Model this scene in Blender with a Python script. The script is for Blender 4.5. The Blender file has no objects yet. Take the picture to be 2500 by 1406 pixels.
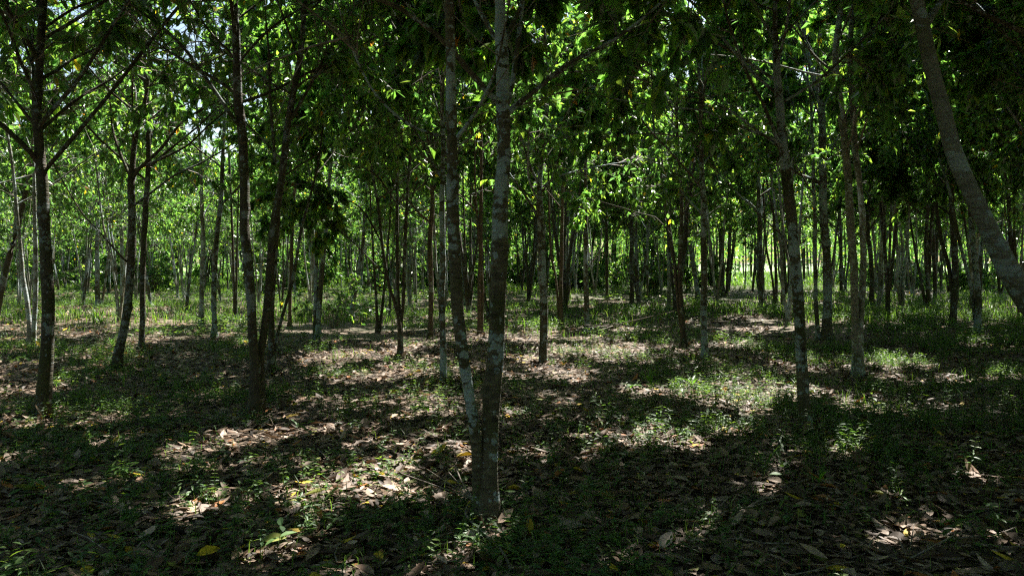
import bpy, math, random
import numpy as np
from mathutils import Vector

# ------------------------------------------------------------------ camera, sky, sun, exposure
sc = bpy.context.scene
COL = sc.collection
F, HOR, CH = 1962.0, 640.0, 1.6
PITCH = math.atan((703 - HOR) / F)
cam_d = bpy.data.cameras.new('camera'); cam = bpy.data.objects.new('camera', cam_d); COL.objects.link(cam)
cam_d.sensor_width = 36; cam_d.lens = 36 * F / 2500; cam_d.clip_end = 3000; cam_d.clip_start = 0.05
cam.location = (0, 0, CH); cam.rotation_euler = (math.pi / 2 - PITCH, 0, 0)
sc.camera = cam

SUN_AZ, SUN_EL = math.radians(30), math.radians(54)      # az measured from +Y towards +X
SUN = np.array([math.sin(SUN_AZ) * math.cos(SUN_EL), math.cos(SUN_AZ) * math.cos(SUN_EL), math.sin(SUN_EL)])
w = bpy.data.worlds.new("World"); sc.world = w; w.use_nodes = True
nt = w.node_tree; bg = nt.nodes['Background']
sky = nt.nodes.new('ShaderNodeTexSky'); sky.sky_type = 'NISHITA'; sky.sun_disc = False
sky.sun_elevation = SUN_EL; sky.sun_rotation = SUN_AZ; sky.air_density = 1.3; sky.dust_density = 1.5
nt.links.new(sky.outputs[0], bg.inputs[0]); bg.inputs[1].default_value = 0.052
sl = bpy.data.lights.new('sun', 'SUN'); sl.energy = 5.0; sl.angle = math.radians(0.55); sl.color = (1, .955, .87)
so = bpy.data.objects.new('sun', sl); COL.objects.link(so)
so.rotation_euler = Vector(SUN.tolist()).to_track_quat('Z', 'Y').to_euler()
sc.view_settings.view_transform = 'Standard'; sc.view_settings.look = 'None'
sc.view_settings.exposure = 2.05; sc.view_settings.gamma = 1
sc.render.engine = 'CYCLES'
cy = sc.cycles
cy.max_bounces = 7; cy.diffuse_bounces = 4; cy.glossy_bounces = 2; cy.transmission_bounces = 4; cy.transparent_max_bounces = 4
cy.sample_clamp_indirect = 4.0; cy.use_denoising = False; cy.filter_width = 1.25
cy.caustics_reflective = False; cy.caustics_refractive = False

rng = np.random.default_rng(11); random.seed(11)
U = rng.uniform
CP, SP = math.cos(PITCH), math.sin(PITCH)

# ------------------------------------------------------------------ small maths helpers
def ray(u, v):
    x, z = (u - 1250) / F, (703 - v) / F
    return np.array([x, CP + z * SP, -SP + z * CP])
def at(u, v, Y):                       # point on the vertical plane at distance Y
    r = ray(u, v); return np.array([0, 0, CH]) + r * (Y / r[1])
def gpt(u, v):                         # point on the ground plane
    r = ray(u, v); return np.array([0, 0, CH]) + r * (CH / -r[2])
def gz(x, y):
    return 0.035 * np.sin(x * 0.9 + 1.3) * np.cos(y * 0.7) + 0.05 * np.sin(x * .31 + y * .23) * np.minimum(1, np.hypot(x, y) / 12)
_h = np.random.default_rng(5).random((64, 64))
def vnoise(x, y, s, o=0.0):
    x = np.asarray(x) / s + o * 7.3; y = np.asarray(y) / s + o * 3.1
    xi = np.floor(x).astype(int); yi = np.floor(y).astype(int); fx = x - xi; fy = y - yi
    fx = fx * fx * (3 - 2 * fx); fy = fy * fy * (3 - 2 * fy)
    g = lambda a, b: _h[a % 64, b % 64]
    return (g(xi, yi) * (1 - fx) + g(xi + 1, yi) * fx) * (1 - fy) + (g(xi, yi + 1) * (1 - fx) + g(xi + 1, yi + 1) * fx) * fy
def nrm(a):
    return a / np.maximum(np.linalg.norm(a, axis=-1, keepdims=True), 1e-9)

class Acc:
    """collects geometry, then links it as one mesh object"""
    def __init__(s): s.v = []; s.li = []; s.lt = []; s.c = []; s.m = []; s.n = 0
    def add(s, V, faces, col, mat=0):
        # V (N,k,3) batch, faces list of index tuples in k, col (N,3) or (3,)
        N, k = V.shape[0], V.shape[1]
        base = s.n + np.arange(N)[:, None] * k
        loops = np.array([i for f in faces for i in f]); tot = np.array([len(f) for f in faces])
        s.v.append(V.reshape(-1, 3)); s.li.append((base + loops[None]).ravel()); s.lt.append(np.tile(tot, N))
        c = np.broadcast_to(np.asarray(col, float).reshape(-1, 1, 3), (N, k, 3)); s.c.append(c.reshape(-1, 3))
        s.m.append(np.full(N * len(faces), mat)); s.n += N * k
    def build(s, name, mats, parent=None, smooth=False, origin=None):
        me = bpy.data.meshes.new(name)
        if s.n:
            v = np.concatenate(s.v)
            if origin is not None: v = v - np.asarray(origin)
            li = np.concatenate(s.li); lt = np.concatenate(s.lt)
            me.vertices.add(len(v)); me.vertices.foreach_set('co', v.astype(np.float32).ravel())
            me.loops.add(len(li)); me.loops.foreach_set('vertex_index', li.astype(np.int32))
            me.polygons.add(len(lt)); ls = np.concatenate([[0], np.cumsum(lt)[:-1]])
            me.polygons.foreach_set('loop_start', ls.astype(np.int32))
            me.polygons.foreach_set('material_index', np.concatenate(s.m).astype(np.int32))
            me.polygons.foreach_set('use_smooth', np.full(len(lt), smooth))
            a = me.color_attributes.new('Col', 'FLOAT_COLOR', 'POINT')
            c = np.concatenate(s.c); c4 = np.ones((len(c), 4), np.float32); c4[:, :3] = c
            a.data.foreach_set('color', c4.ravel())
            me.update(calc_edges=True)
        for m in (mats if isinstance(mats, (list, tuple)) else [mats]): me.materials.append(m)
        o = bpy.data.objects.new(name, me); COL.objects.link(o)
        if parent is not None: o.parent = parent
        return o

def tag(o, label=None, cat=None, group=None, kind=None):
    if label: o['label'] = label
    if cat: o['category'] = cat
    if group: o['group'] = group
    if kind: o['kind'] = kind
    return o
def empty(name, loc):
    o = bpy.data.objects.new(name, None); COL.objects.link(o); o.location = loc; o.empty_display_size = .2; return o

LODS = {}
def _tmpl(rows):                       # rows: (t, halfwidth)
    pts = []; faces = []; prev = None
    for t, h in rows:
        if h == 0: cur = [len(pts)]; pts.append((t, 0))
        else:
            cur = [len(pts), len(pts) + 1, len(pts) + 2]; pts += [(t, -h), (t, 0), (t, h)]
        if prev is not None:
            if len(prev) == 1: faces += [(prev[0], cur[1], cur[0]), (prev[0], cur[2], cur[1])]
            elif len(cur) == 1: faces += [(prev[0], prev[1], cur[0]), (prev[1], prev[2], cur[0])]
            else: faces += [(prev[0], prev[1], cur[1], cur[0]), (prev[1], prev[2], cur[2], cur[1])]
        prev = cur
    return np.array(pts, float), faces
LODS[2] = _tmpl([(0, 0), (.2, .62), (.5, 1), (.8, .6), (1, 0)])
LODS[1] = _tmpl([(0, 0), (.4, .95), (.75, .7), (1, 0)])
LODS[0] = (np.array([(0, 0), (.45, -1), (.45, 1), (1, 0)], float), [(0, 1, 3), (0, 3, 2)])
def leaves(acc, P, D, N, L, W, bend, fold, col, lod=0, mat=0):
    if len(P) == 0: return
    D = nrm(D); S = nrm(np.cross(D, N)); N = np.cross(S, D)
    T, faces = LODS[lod]; t = T[:, 0][None, :, None]; s_ = T[:, 1][None, :, None]
    L = np.broadcast_to(L, (len(P),))[:, None, None]; W = np.broadcast_to(W, (len(P),))[:, None, None] * .5
    b = np.broadcast_to(bend, (len(P),))[:, None, None]; fo = np.broadcast_to(fold, (len(P),))[:, None, None]
    V = P[:, None] + D[:, None] * (L * t) + S[:, None] * (W * s_) + N[:, None] * (-L * b * t * t + W * fo * np.abs(s_))
    acc.add(V, faces, col, mat)

def tubes(acc, pts, rad, sides=5, col=(.5, .5, .5), mat=0):
    """batch of tubes: pts (T,n,3) rad (T,n)"""
    T, n = pts.shape[:2]
    if T == 0: return
    tg = np.gradient(pts, axis=1); tg = nrm(tg)
    ref = np.where(np.abs(tg[..., 2:3]) > .95, np.array([1., 0, 0]), np.array([0., 0, 1]))
    a = nrm(np.cross(tg, ref)); b = np.cross(tg, a)
    th = np.arange(sides) * 2 * math.pi / sides
    R = rad[..., None] if rad.ndim == 2 else rad
    ring = a[:, :, None] * np.cos(th)[None, None, :, None] + b[:, :, None] * np.sin(th)[None, None, :, None]
    V = pts[:, :, None] + ring * (R[..., None] if R.ndim == 3 else R)
    faces = []
    for i in range(n - 1):
        for j in range(sides):
            k = (j + 1) % sides
            faces.append((i * sides + j, i * sides + k, (i + 1) * sides + k, (i + 1) * sides + j))
    faces.append(tuple(range((n - 1) * sides, n * sides)))
    acc.add(V.reshape(T, n * sides, 3), faces, col, mat)

def catmull(P, step):
    P = np.asarray(P, float); out = []
    Q = np.vstack([2 * P[0] - P[1], P, 2 * P[-1] - P[-2]])
    for i in range(1, len(Q) - 2):
        n = max(1, int(np.linalg.norm(Q[i + 1][:3] - Q[i][:3]) / step))
        for t in np.arange(n) / n:
            a, b, c, d = Q[i - 1:i + 3]
            out.append(.5 * (2 * b + (c - a) * t + (2 * a - 5 * b + 4 * c - d) * t * t + (3 * b - a - 3 * c + d) * t ** 3))
    out.append(Q[-2]); return np.array(out)

def woody(acc, P4, sides, step=.07, knots=0.0, flare=False, r_=None):
    """one bark tube along (x,y,z,r) points with swollen nodes, an uneven section and wander"""
    r_ = r_ or rng
    C = catmull(P4, step); C[:, 3] = np.maximum(C[:, 3], .003)
    n = len(C); r0 = C[:, 3].copy()
    s = np.concatenate([[0], np.cumsum(np.linalg.norm(np.diff(C[:, :3], axis=0), axis=1))])
    ph = r_.uniform(0, 6, 6)
    wob = np.sin(s * 2.3 + ph[0]) * .10 + np.sin(s * 5.1 + ph[1]) * .08 + np.sin(s * 11 + ph[4]) * .03
    C[:, 0] += r0 * wob; C[:, 1] += r0 * (np.sin(s * 1.9 + ph[2]) * .1 + np.sin(s * 4.4 + ph[3]) * .08)
    rad = r0 * (1 + .035 * np.sin(s * 7 + ph[5]) + r_.normal(0, .012, n))
    if flare: rad *= 1 + .65 * np.exp(-s / .11) + .14 * np.exp(-s / .35)
    th = np.arange(sides) * 2 * math.pi / sides
    R = rad[:, None] * (1 + (.22 * np.exp(-s / .13)[:, None] * np.sin(4 * th + ph[2]) if flare else 0) + .045 * np.sin(2 * th + ph[0] + s[:, None] * .9) + .03 * np.sin(3 * th - s[:, None] * 1.7 + ph[1]))
    if knots:
        for k in range(r_.poisson(knots * s[-1])):
            c0 = r_.uniform(.1, max(.2, s[-1])); a0 = r_.uniform(0, 6.28); amp = r_.uniform(.15, .5)
            da = np.angle(np.exp(1j * (th - a0)))[None]
            R += rad[:, None] * amp * np.exp(-((s[:, None] - c0) / (rad.mean() * .9)) ** 2 - (da / .55) ** 2)
    tubes(acc, C[None, :, :3], R[None], sides)
    return C

# ------------------------------------------------------------------ materials
def mat(name):
    m = bpy.data.materials.new(name); m.use_nodes = True; n = m.node_tree; n.nodes.clear()
    out = n.nodes.new('ShaderNodeOutputMaterial'); return m, n, out
def leaf_mat(name, transl=(1.6, 2.0, .55), fac=.42, rough=.38, spec=.5, vein=0.0):
    m, n, out = mat(name)
    at_ = n.nodes.new('ShaderNodeAttribute'); at_.attribute_name = 'Col'
    p = n.nodes.new('ShaderNodeBsdfPrincipled'); p.inputs['Roughness'].default_value = rough
    p.inputs['Specular IOR Level'].default_value = spec
    tr = n.nodes.new('ShaderNodeBsdfTranslucent'); mx = n.nodes.new('ShaderNodeMixShader'); mx.inputs[0].default_value = fac
    mul = n.nodes.new('ShaderNodeVectorMath'); mul.operation = 'MULTIPLY'; mul.inputs[1].default_value = transl
    src = at_.outputs['Color']
    if vein:
        tc = n.nodes.new('ShaderNodeTexCoord'); no = n.nodes.new('ShaderNodeTexNoise'); no.inputs['Scale'].default_value = 45
        no.inputs['Detail'].default_value = 3
        mr = n.nodes.new('ShaderNodeMapRange'); mr.inputs[1].default_value = .3; mr.inputs[2].default_value = .7
        mr.inputs[3].default_value = 1 - vein; mr.inputs[4].default_value = 1 + vein * .5
        v2 = n.nodes.new('ShaderNodeVectorMath'); v2.operation = 'SCALE'
        n.links.new(tc.outputs['Object'], no.inputs['Vector']); n.links.new(no.outputs[0], mr.inputs[0])
        n.links.new(src, v2.inputs[0]); n.links.new(mr.outputs[0], v2.inputs['Scale']); src = v2.outputs[0]
    n.links.new(src, p.inputs['Base Color']); n.links.new(src, mul.inputs[0])
    n.links.new(mul.outputs[0], tr.inputs[0]); n.links.new(p.outputs[0], mx.inputs[1]); n.links.new(tr.outputs[0], mx.inputs[2])
    n.links.new(mx.outputs[0], out.inputs[0]); return m
M_LEAF = leaf_mat('tree_leaf', (4.0, 4.2, 1.8), .5, .34, 1.0)
M_HERB = leaf_mat('herb_leaf', (2.2, 2.4, .7), .4, .45, .25)
M_DEAD = leaf_mat('dead_leaf', (.9, .8, .6), .12, .6, .3, .35)

def bark_mat(name, base, dark, lich, amount, moss=(.045, .05, .018)):
    m, n, out = mat(name); N = n.nodes.new; L = n.links.new
    tc = N('ShaderNodeTexCoord'); p = N('ShaderNodeBsdfPrincipled'); p.inputs['Roughness'].default_value = .85
    p.inputs['Specular IOR Level'].default_value = .25
    mp = N('ShaderNodeMapping'); mp.inputs['Scale'].default_value = (1, 1, 2.6); L(tc.outputs['Object'], mp.inputs[0])
    n1 = N('ShaderNodeTexNoise'); n1.inputs['Scale'].default_value = 14; n1.inputs['Detail'].default_value = 6; L(mp.outputs[0], n1.inputs['Vector'])
    c1 = N('ShaderNodeMix'); c1.data_type = 'RGBA'; c1.inputs[6].default_value = (*dark, 1); c1.inputs[7].default_value = (*base, 1)
    r1 = N('ShaderNodeMapRange'); r1.inputs[1].default_value = .35; r1.inputs[2].default_value = .65; L(n1.outputs[0], r1.inputs[0]); L(r1.outputs[0], c1.inputs[0])
    # moss in broad patches
    oi = N('ShaderNodeObjectInfo'); ofs = N('ShaderNodeVectorMath'); ofs.operation = 'SCALE'; ofs.inputs[0].default_value = (7, 5, 9); L(oi.outputs['Random'], ofs.inputs['Scale'])
    pos = N('ShaderNodeVectorMath'); pos.operation = 'ADD'; L(tc.outputs['Object'], pos.inputs[0]); L(ofs.outputs[0], pos.inputs[1])
    n2 = N('ShaderNodeTexNoise'); n2.inputs['Scale'].default_value = 3.2; n2.inputs['Detail'].default_value = 5; L(pos.outputs[0], n2.inputs['Vector'])
    r2 = N('ShaderNodeMapRange'); r2.inputs[1].default_value = .5; r2.inputs[2].default_value = .62; r2.inputs[4].default_value = .75; L(n2.outputs[0], r2.inputs[0])
    c2 = N('ShaderNodeMix'); c2.data_type = 'RGBA'; L(r2.outputs[0], c2.inputs[0]); L(c1.outputs[2], c2.inputs[6]); c2.inputs[7].default_value = (*moss, 1)
    # lichen: round blotches of several sizes
    n4 = N('ShaderNodeTexNoise'); n4.inputs['Scale'].default_value = 1.7; n4.inputs['Detail'].default_value = 4; L(pos.outputs[0], n4.inputs['Vector'])
    r4 = N('ShaderNodeMapRange'); r4.inputs[1].default_value = .38; r4.inputs[2].default_value = .62; r4.inputs[3].default_value = .45; r4.inputs[4].default_value = 2.1; L(n4.outputs[0], r4.inputs[0])
    prev = c2.outputs[2]; nd = N('ShaderNodeTexNoise'); nd.inputs['Scale'].default_value = 16; nd.inputs['Detail'].default_value = 4; L(tc.outputs['Object'], nd.inputs['Vector'])
    for sc_, th, off in ((5, .30, 0), (12, .30, 3.3), (27, .30, 7.7)):
        mpv = N('ShaderNodeMapping'); mpv.inputs['Location'].default_value = (off, off * .7, off * .3); mpv.inputs['Scale'].default_value = (1, 1, 1.25)
        ad = N('ShaderNodeMixRGB'); ad.blend_type = 'ADD'; ad.inputs[0].default_value = .09
        L(pos.outputs[0], ad.inputs[1]); L(nd.outputs['Color'], ad.inputs[2]); L(ad.outputs[0], mpv.inputs[0])
        vo = N('ShaderNodeTexVoronoi'); vo.inputs['Scale'].default_value = sc_; L(mpv.outputs[0], vo.inputs['Vector'])
        sp = N('ShaderNodeSeparateColor'); L(vo.outputs['Color'], sp.inputs[0])
        thr = N('ShaderNodeMath'); thr.operation = 'MULTIPLY'; thr.inputs[1].default_value = .50 * (.35 + amount); lm = N('ShaderNodeMath'); lm.operation = 'MULTIPLY'; L(sp.outputs[0], lm.inputs[0]); L(r4.outputs[0], lm.inputs[1]); L(lm.outputs[0], thr.inputs[0])
        sub = N('ShaderNodeMath'); sub.operation = 'SUBTRACT'; L(thr.outputs[0], sub.inputs[0]); L(vo.outputs['Distance'], sub.inputs[1])
        rr = N('ShaderNodeMapRange'); rr.inputs[1].default_value = 0; rr.inputs[2].default_value = .12; rr.inputs[4].default_value = .72
        L(sub.outputs[0], rr.inputs[0])
        cm = N('ShaderNodeMix'); cm.data_type = 'RGBA'; L(rr.outputs[0], cm.inputs[0]); L(prev, cm.inputs[6])
        cm.inputs[7].default_value = (lich[0] * (1 - .1 * off / 7), lich[1], lich[2] * (1 + .05 * off / 7), 1); prev = cm.outputs[2]
    # fine horizontal rings
    mpw = N('ShaderNodeMapping'); mpw.inputs['Scale'].default_value = (3, 3, 60); L(tc.outputs['Object'], mpw.inputs[0])
    n3 = N('ShaderNodeTexNoise'); n3.inputs['Scale'].default_value = 1; n3.inputs['Detail'].default_value = 3; L(mpw.outputs[0], n3.inputs['Vector'])
    r3 = N('ShaderNodeMapRange'); r3.inputs[1].default_value = .3; r3.inputs[2].default_value = .45; r3.inputs[3].default_value = .8; L(n3.outputs[0], r3.inputs[0])
    v = N('ShaderNodeVectorMath'); v.operation = 'SCALE'; L(prev, v.inputs[0]); L(r3.outputs[0], v.inputs['Scale'])
    L(v.outputs[0], p.inputs['Base Color'])
    bu = N('ShaderNodeBump'); bu.inputs['Strength'].default_value = .9; bu.inputs['Distance'].default_value = .014
    sm = N('ShaderNodeMath'); sm.operation = 'ADD'; L(n1.outputs[0], sm.inputs[0]); L(n3.outputs[0], sm.inputs[1]); L(sm.outputs[0], bu.inputs['Height'])
    L(bu.outputs[0], p.inputs['Normal']); L(p.outputs[0], out.inputs[0]); return m
M_BARK = bark_mat('lichened_bark', (.125, .11, .075), (.058, .05, .036), (.31, .36, .38), .78)
M_SMOOTH = bark_mat('smooth_grey_bark', (.155, .155, .135), (.105, .105, .09), (.23, .27, .28), .45, (.08, .085, .05))
M_BARK2 = bark_mat('dark_bark', (.09, .075, .052), (.04, .034, .025), (.22, .25, .25), .35)
M_BARK3 = bark_mat('pale_bark', (.26, .25, .21), (.14, .13, .11), (.44, .48, .48), .6, (.09, .10, .05))
M_BARKR = bark_mat('reddish_bark', (.15, .11, .075), (.08, .058, .04), (.34, .33, .30), .1)
M_TWIG, _n, _o = mat('twig_bark')
_p = _n.nodes.new('ShaderNodeBsdfPrincipled'); _a = _n.nodes.new('ShaderNodeTexNoise'); _a.inputs['Scale'].default_value = 30
_tc = _n.nodes.new('ShaderNodeTexCoord'); _n.links.new(_tc.outputs['Object'], _a.inputs['Vector'])
_r = _n.nodes.new('ShaderNodeValToRGB'); _r.color_ramp.elements[0].color = (.08, .06, .045, 1); _r.color_ramp.elements[1].color = (.28, .24, .20, 1)
_r.color_ramp.elements[0].position = .35; _r.color_ramp.elements[1].position = .7
_n.links.new(_a.outputs[0], _r.inputs[0]); _n.links.new(_r.outputs[0], _p.inputs['Base Color']); _p.inputs['Roughness'].default_value = .75
_n.links.new(_p.outputs[0], _o.inputs[0])

def ground_mat():
    m, n, out = mat('forest_soil'); N = n.nodes.new; L = n.links.new
    g = N('ShaderNodeNewGeometry'); p = N('ShaderNodeBsdfPrincipled'); p.inputs['Roughness'].default_value = .9
    vo = N('ShaderNodeTexVoronoi'); vo.inputs['Scale'].default_value = 11; L(g.outputs['Position'], vo.inputs['Vector'])
    no = N('ShaderNodeTexNoise'); no.inputs['Scale'].default_value = 25; no.inputs['Detail'].default_value = 8; L(g.outputs['Position'], no.inputs['Vector'])
    cr = N('ShaderNodeValToRGB'); e = cr.color_ramp.elements
    e[0].color = (.035, .026, .018, 1); e[1].color = (.24, .17, .12, 1); e[1].position = .95
    q = cr.color_ramp.elements.new(.5); q.color = (.10, .07, .048, 1)
    sp = N('ShaderNodeSeparateColor'); L(vo.outputs['Color'], sp.inputs[0])
    mm = N('ShaderNodeMath'); mm.operation = 'MULTIPLY_ADD'; mm.inputs[1].default_value = .7; L(sp.outputs[0], mm.inputs[0])
    m2 = N('ShaderNodeMath'); m2.operation = 'MULTIPLY'; m2.inputs[1].default_value = .4; L(no.outputs[0], m2.inputs[0]); L(m2.outputs[0], mm.inputs[2])
    L(mm.outputs[0], cr.inputs[0])
    nb = N('ShaderNodeTexNoise'); nb.inputs['Scale'].default_value = .5; nb.inputs['Detail'].default_value = 6; L(g.outputs['Position'], nb.inputs['Vector'])
    rr = N('ShaderNodeMapRange'); rr.inputs[1].default_value = .48; rr.inputs[2].default_value = .65; rr.inputs[4].default_value = .6; L(nb.outputs[0], rr.inputs[0])
    cm = N('ShaderNodeMix'); cm.data_type = 'RGBA'; xyz = N('ShaderNodeSeparateXYZ'); L(g.outputs['Position'], xyz.inputs[0]); fy = N('ShaderNodeMapRange'); fy.inputs[1].default_value = 20; fy.inputs[2].default_value = 44; fy.inputs[4].default_value = .55; L(xyz.outputs[1], fy.inputs[0]); ad2 = N('ShaderNodeMath'); ad2.operation = 'ADD'; ad2.use_clamp = True; L(rr.outputs[0], ad2.inputs[0]); L(fy.outputs[0], ad2.inputs[1]); L(ad2.outputs[0], cm.inputs[0]); L(cr.outputs[0], cm.inputs[6]); cm.inputs[7].default_value = (.045, .065, .02, 1)
    L(cm.outputs[2], p.inputs['Base Color'])
    bu = N('ShaderNodeBump'); bu.inputs['Strength'].default_value = .8; bu.inputs['Distance'].default_value = .03; L(mm.outputs[0], bu.inputs['Height']); L(bu.outputs[0], p.inputs['Normal'])
    L(p.outputs[0], out.inputs[0]); return m
def field_mat():
    m, n, out = mat('meadow'); N = n.nodes.new; L = n.links.new
    g = N('ShaderNodeNewGeometry'); p = N('ShaderNodeBsdfPrincipled'); p.inputs['Roughness'].default_value = .8
    no = N('ShaderNodeTexNoise'); no.inputs['Scale'].default_value = 1.5; no.inputs['Detail'].default_value = 8; L(g.outputs['Position'], no.inputs['Vector'])
    cr = N('ShaderNodeValToRGB'); e = cr.color_ramp.elements; e[0].position = .3; e[1].position = .7
    e[0].color = (.08, .16, .03, 1); e[1].color = (.19, .30, .07, 1)
    L(no.outputs[0], cr.inputs[0]); L(cr.outputs[0], p.inputs['Base Color']); L(p.outputs[0], out.inputs[0]); return m
M_GROUND = ground_mat(); M_FIELD = field_mat()

# ------------------------------------------------------------------ ground
def sheet(name, xs, ys, material, dz=0.0):
    X, Y = np.meshgrid(xs, ys); Z = gz(X, Y) * np.exp(-np.maximum(0, np.hypot(X, Y) - 40) / 30) + dz
    V = np.stack([X, Y, Z], -1).reshape(-1, 3); nx = len(xs); a = Acc()
    I, J = np.meshgrid(np.arange(nx - 1), np.arange(len(ys) - 1)); b = (J * nx + I).ravel()
    a.v = [V]; a.li = [np.stack([b, b + 1, b + nx + 1, b + nx], 1).ravel()]; a.lt = [np.full(len(b), 4)]
    a.c = [np.full((len(V), 3), .2)]; a.m = [np.zeros(len(b))]; a.n = len(V)
    o = a.build(name, material, smooth=True); o['kind'] = 'structure'; return o
far = np.array([45, 60, 80, 110, 160, 250, 400, 700, 1200.])
sheet('ground', np.concatenate([-far[::-1], np.arange(-40, 40.1, .5), far]), np.concatenate([-far[::-1], np.arange(-40, 60.1, .5), far[2:] ]), M_GROUND)
EDGE = 58.0
sheet('field', np.linspace(-220, 220, 60), np.linspace(EDGE + 2, 330, 40), M_FIELD, .006)

# ------------------------------------------------------------------ where the canopy is open to the sun (world-space gaps over the floor)
PATCH = []
def patch(u, v, hu, hv, p=1.0, rot=0.0):
    c = gpt(u, v); d = c[1]; rx = hu * d / F
    y1 = gpt(u, v - hv)[1]; y0 = gpt(u, v + hv)[1]
    PATCH.append((c[0], c[1], rx * .9 + .05, max(.05, (y1 - y0) / 2) * .9 + .07, p * .93, .4))
for a in [(30, 1035, 50, 16), (145, 1018, 70, 10), (230, 1012, 60, 8), (150, 1212, 100, 15), (290, 1195, 90, 13), (400, 1172, 60, 10), (400, 1120, 50, 14),
          (540, 1160, 90, 12), (650, 1135, 50, 14), (740, 1148, 90, 14), (850, 1105, 50, 12), (820, 1060, 60, 10), (640, 1010, 40, 10), (560, 985, 70, 9),
          (860, 1000, 60, 10), (1020, 985, 60, 12), (990, 1100, 22, 9), (760, 985, 60, 8), (1010, 1030, 50, 8), (1160, 1000, 60, 8), (460, 1085, 60, 9),
          (830, 884, 150, 10), (900, 865, 130, 14), (1010, 850, 70, 12), (760, 880, 60, 12), (200, 868, 140, 8), (330, 850, 90, 8), (60, 860, 60, 7),
          (1385, 925, 50, 26), (1310, 905, 40, 8), (1460, 862, 30, 8), (1600, 962, 110, 12), (1760, 975, 140, 26), (1830, 1000, 60, 20), (1690, 955, 70, 16), (1560, 985, 50, 12),
          (1590, 1085, 70, 9), (1660, 1075, 40, 9), (1780, 1070, 70, 9), (1830, 1060, 30, 8), (1300, 1118, 30, 9), (1840, 1200, 50, 14), (1860, 1225, 40, 10),
          (2070, 1118, 45, 10), (2060, 1130, 20, 10), (2150, 1225, 40, 9), (2360, 1190, 50, 10), (2460, 1198, 30, 9), (1780, 1262, 60, 9), (1670, 1312, 40, 12), (1545, 1345, 22, 14),
          (2220, 1345, 60, 12), (2180, 1315, 40, 8), (1200, 1306, 55, 12), (1240, 1285, 30, 10), (540, 1335, 26, 9), (880, 1378, 30, 12), (1090, 1350, 30, 12), (2340, 1330, 40, 8),
          (1500, 1150, 30, 6), (1940, 1150, 40, 6), (2090, 1290, 30, 8), (1120, 1312, 30, 8), (500, 1255, 60, 6), (720, 1270, 40, 6), (1040, 1240, 40, 6),
          (1880, 860, 60, 6), (2180, 872, 60, 7), (2230, 905, 50, 7), (2290, 890, 60, 6), (1800, 790, 120, 7), (1860, 805, 80, 6), (1530, 850, 60, 5), (1480, 800, 90, 8)]:
    patch(*a)
for a in [(120, 812, 160, 10), (330, 800, 160, 12), (560, 790, 140, 12), (780, 800, 160, 14), (1000, 800, 160, 14), (1250, 805, 150, 12), (620, 765, 180, 12),
          (300, 765, 160, 12), (900, 765, 200, 12), (1300, 765, 200, 12), (1500, 745, 160, 10), (1100, 742, 180, 10), (700, 742, 160, 9), (1700, 760, 100, 7)]:
    patch(*a, .2)
def sunny_foliage(u, v, Y, ru, rv, p=.85):
    c = at(u, v, Y); k = c[2] / SUN[2]; rx = ru * Y / F; rz = rv * Y / F
    PATCH.append((c[0] - SUN[0] * k, c[1] - SUN[1] * k, rx, max(.35, rz * .7), p, c[2] + rz * .4))
for a in [(200, 120, 10.5, 220, 130), (60, 60, 9.5, 120, 110), (100, 200, 12, 120, 100), (350, 60, 11, 120, 90), (100, 450, 21, 180, 90), (300, 430, 19, 160, 90), (420, 150, 13, 120, 100), (660, 250, 15, 80, 120), (300, 400, 17, 150, 80), (90, 430, 16, 120, 90), (1150, 300, 13, 80, 90), (1215, 150, 10, 70, 70),
          (1500, 250, 15, 160, 110), (1950, 230, 15, 120, 110), (1380, 90, 12, 90, 60), (2080, 130, 16, 90, 90), (760, 120, 13, 90, 80), (1700, 180, 17, 100, 90), (1150, 480, 19, 120, 70), (560, 480, 18, 120, 70), (1420, 480, 19, 120, 70), (900, 60, 12, 80, 50)]:
    sunny_foliage(*a)
_r = np.random.default_rng(8)
for (u0, u1, v0, v1, Y0, Y1, n_) in ((20, 560, 20, 360, 7.5, 18, 40), (1080, 1300, 40, 300, 9, 15, 6), (1820, 2080, 60, 330, 11, 17, 8), (600, 800, 40, 300, 10, 17, 7), (1400, 1650, 60, 400, 11, 18, 10), (900, 1200, 300, 520, 14, 19, 8)):
    for k in range(n_): sunny_foliage(_r.uniform(u0, u1), _r.uniform(v0, v1), _r.uniform(Y0, Y1), 90, 75, .85)
def sunny_stem(u, v, Y, ru, rv):
    for q in np.linspace(-1, 1, 4):
        c = at(u, v + q * rv, Y); k = c[2] / SUN[2]; PATCH.append((c[0] - SUN[0] * k, c[1] - SUN[1] * k, ru * Y / F + .05, .22, 1.0, c[2] + .12))
for a in [(580, 80, 8.4, 22, 110), (602, 500, 8.4, 22, 70), (1222, 850, 4.95, 12, 110), (60, 690, 14.5, 30, 70), (297, 620, 30, 20, 90), (1050, 560, 16.5, 20, 60), (1325, 820, 12.6, 14, 60), (1436, 640, 18.5, 20, 40), (110, 420, 8.2, 20, 40)]:
    sunny_stem(*a)
for a in [(1620, 962, 90, 12), (1700, 968, 110, 18), (1780, 975, 120, 24), (1840, 995, 60, 22), (1385, 925, 50, 24), (850, 880, 140, 10), (930, 862, 110, 12), (2070, 1118, 45, 12), (2150, 1235, 50, 11), (2370, 1190, 70, 12), (1780, 1262, 50, 9), (1850, 1212, 50, 18), (1590, 1085, 80, 10), (1780, 1068, 80, 10), (1200, 1306, 60, 16), (1670, 1315, 50, 16), (2200, 1342, 80, 14), (2340, 1330, 40, 8), (1545, 1350, 26, 16), (290, 1195, 90, 11), (440, 1165, 60, 9), (400, 1120, 50, 12), (1300, 1118, 34, 10), (2220, 880, 80, 7)]: patch(*a, 1.08)
PA = np.array(PATCH)
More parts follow.
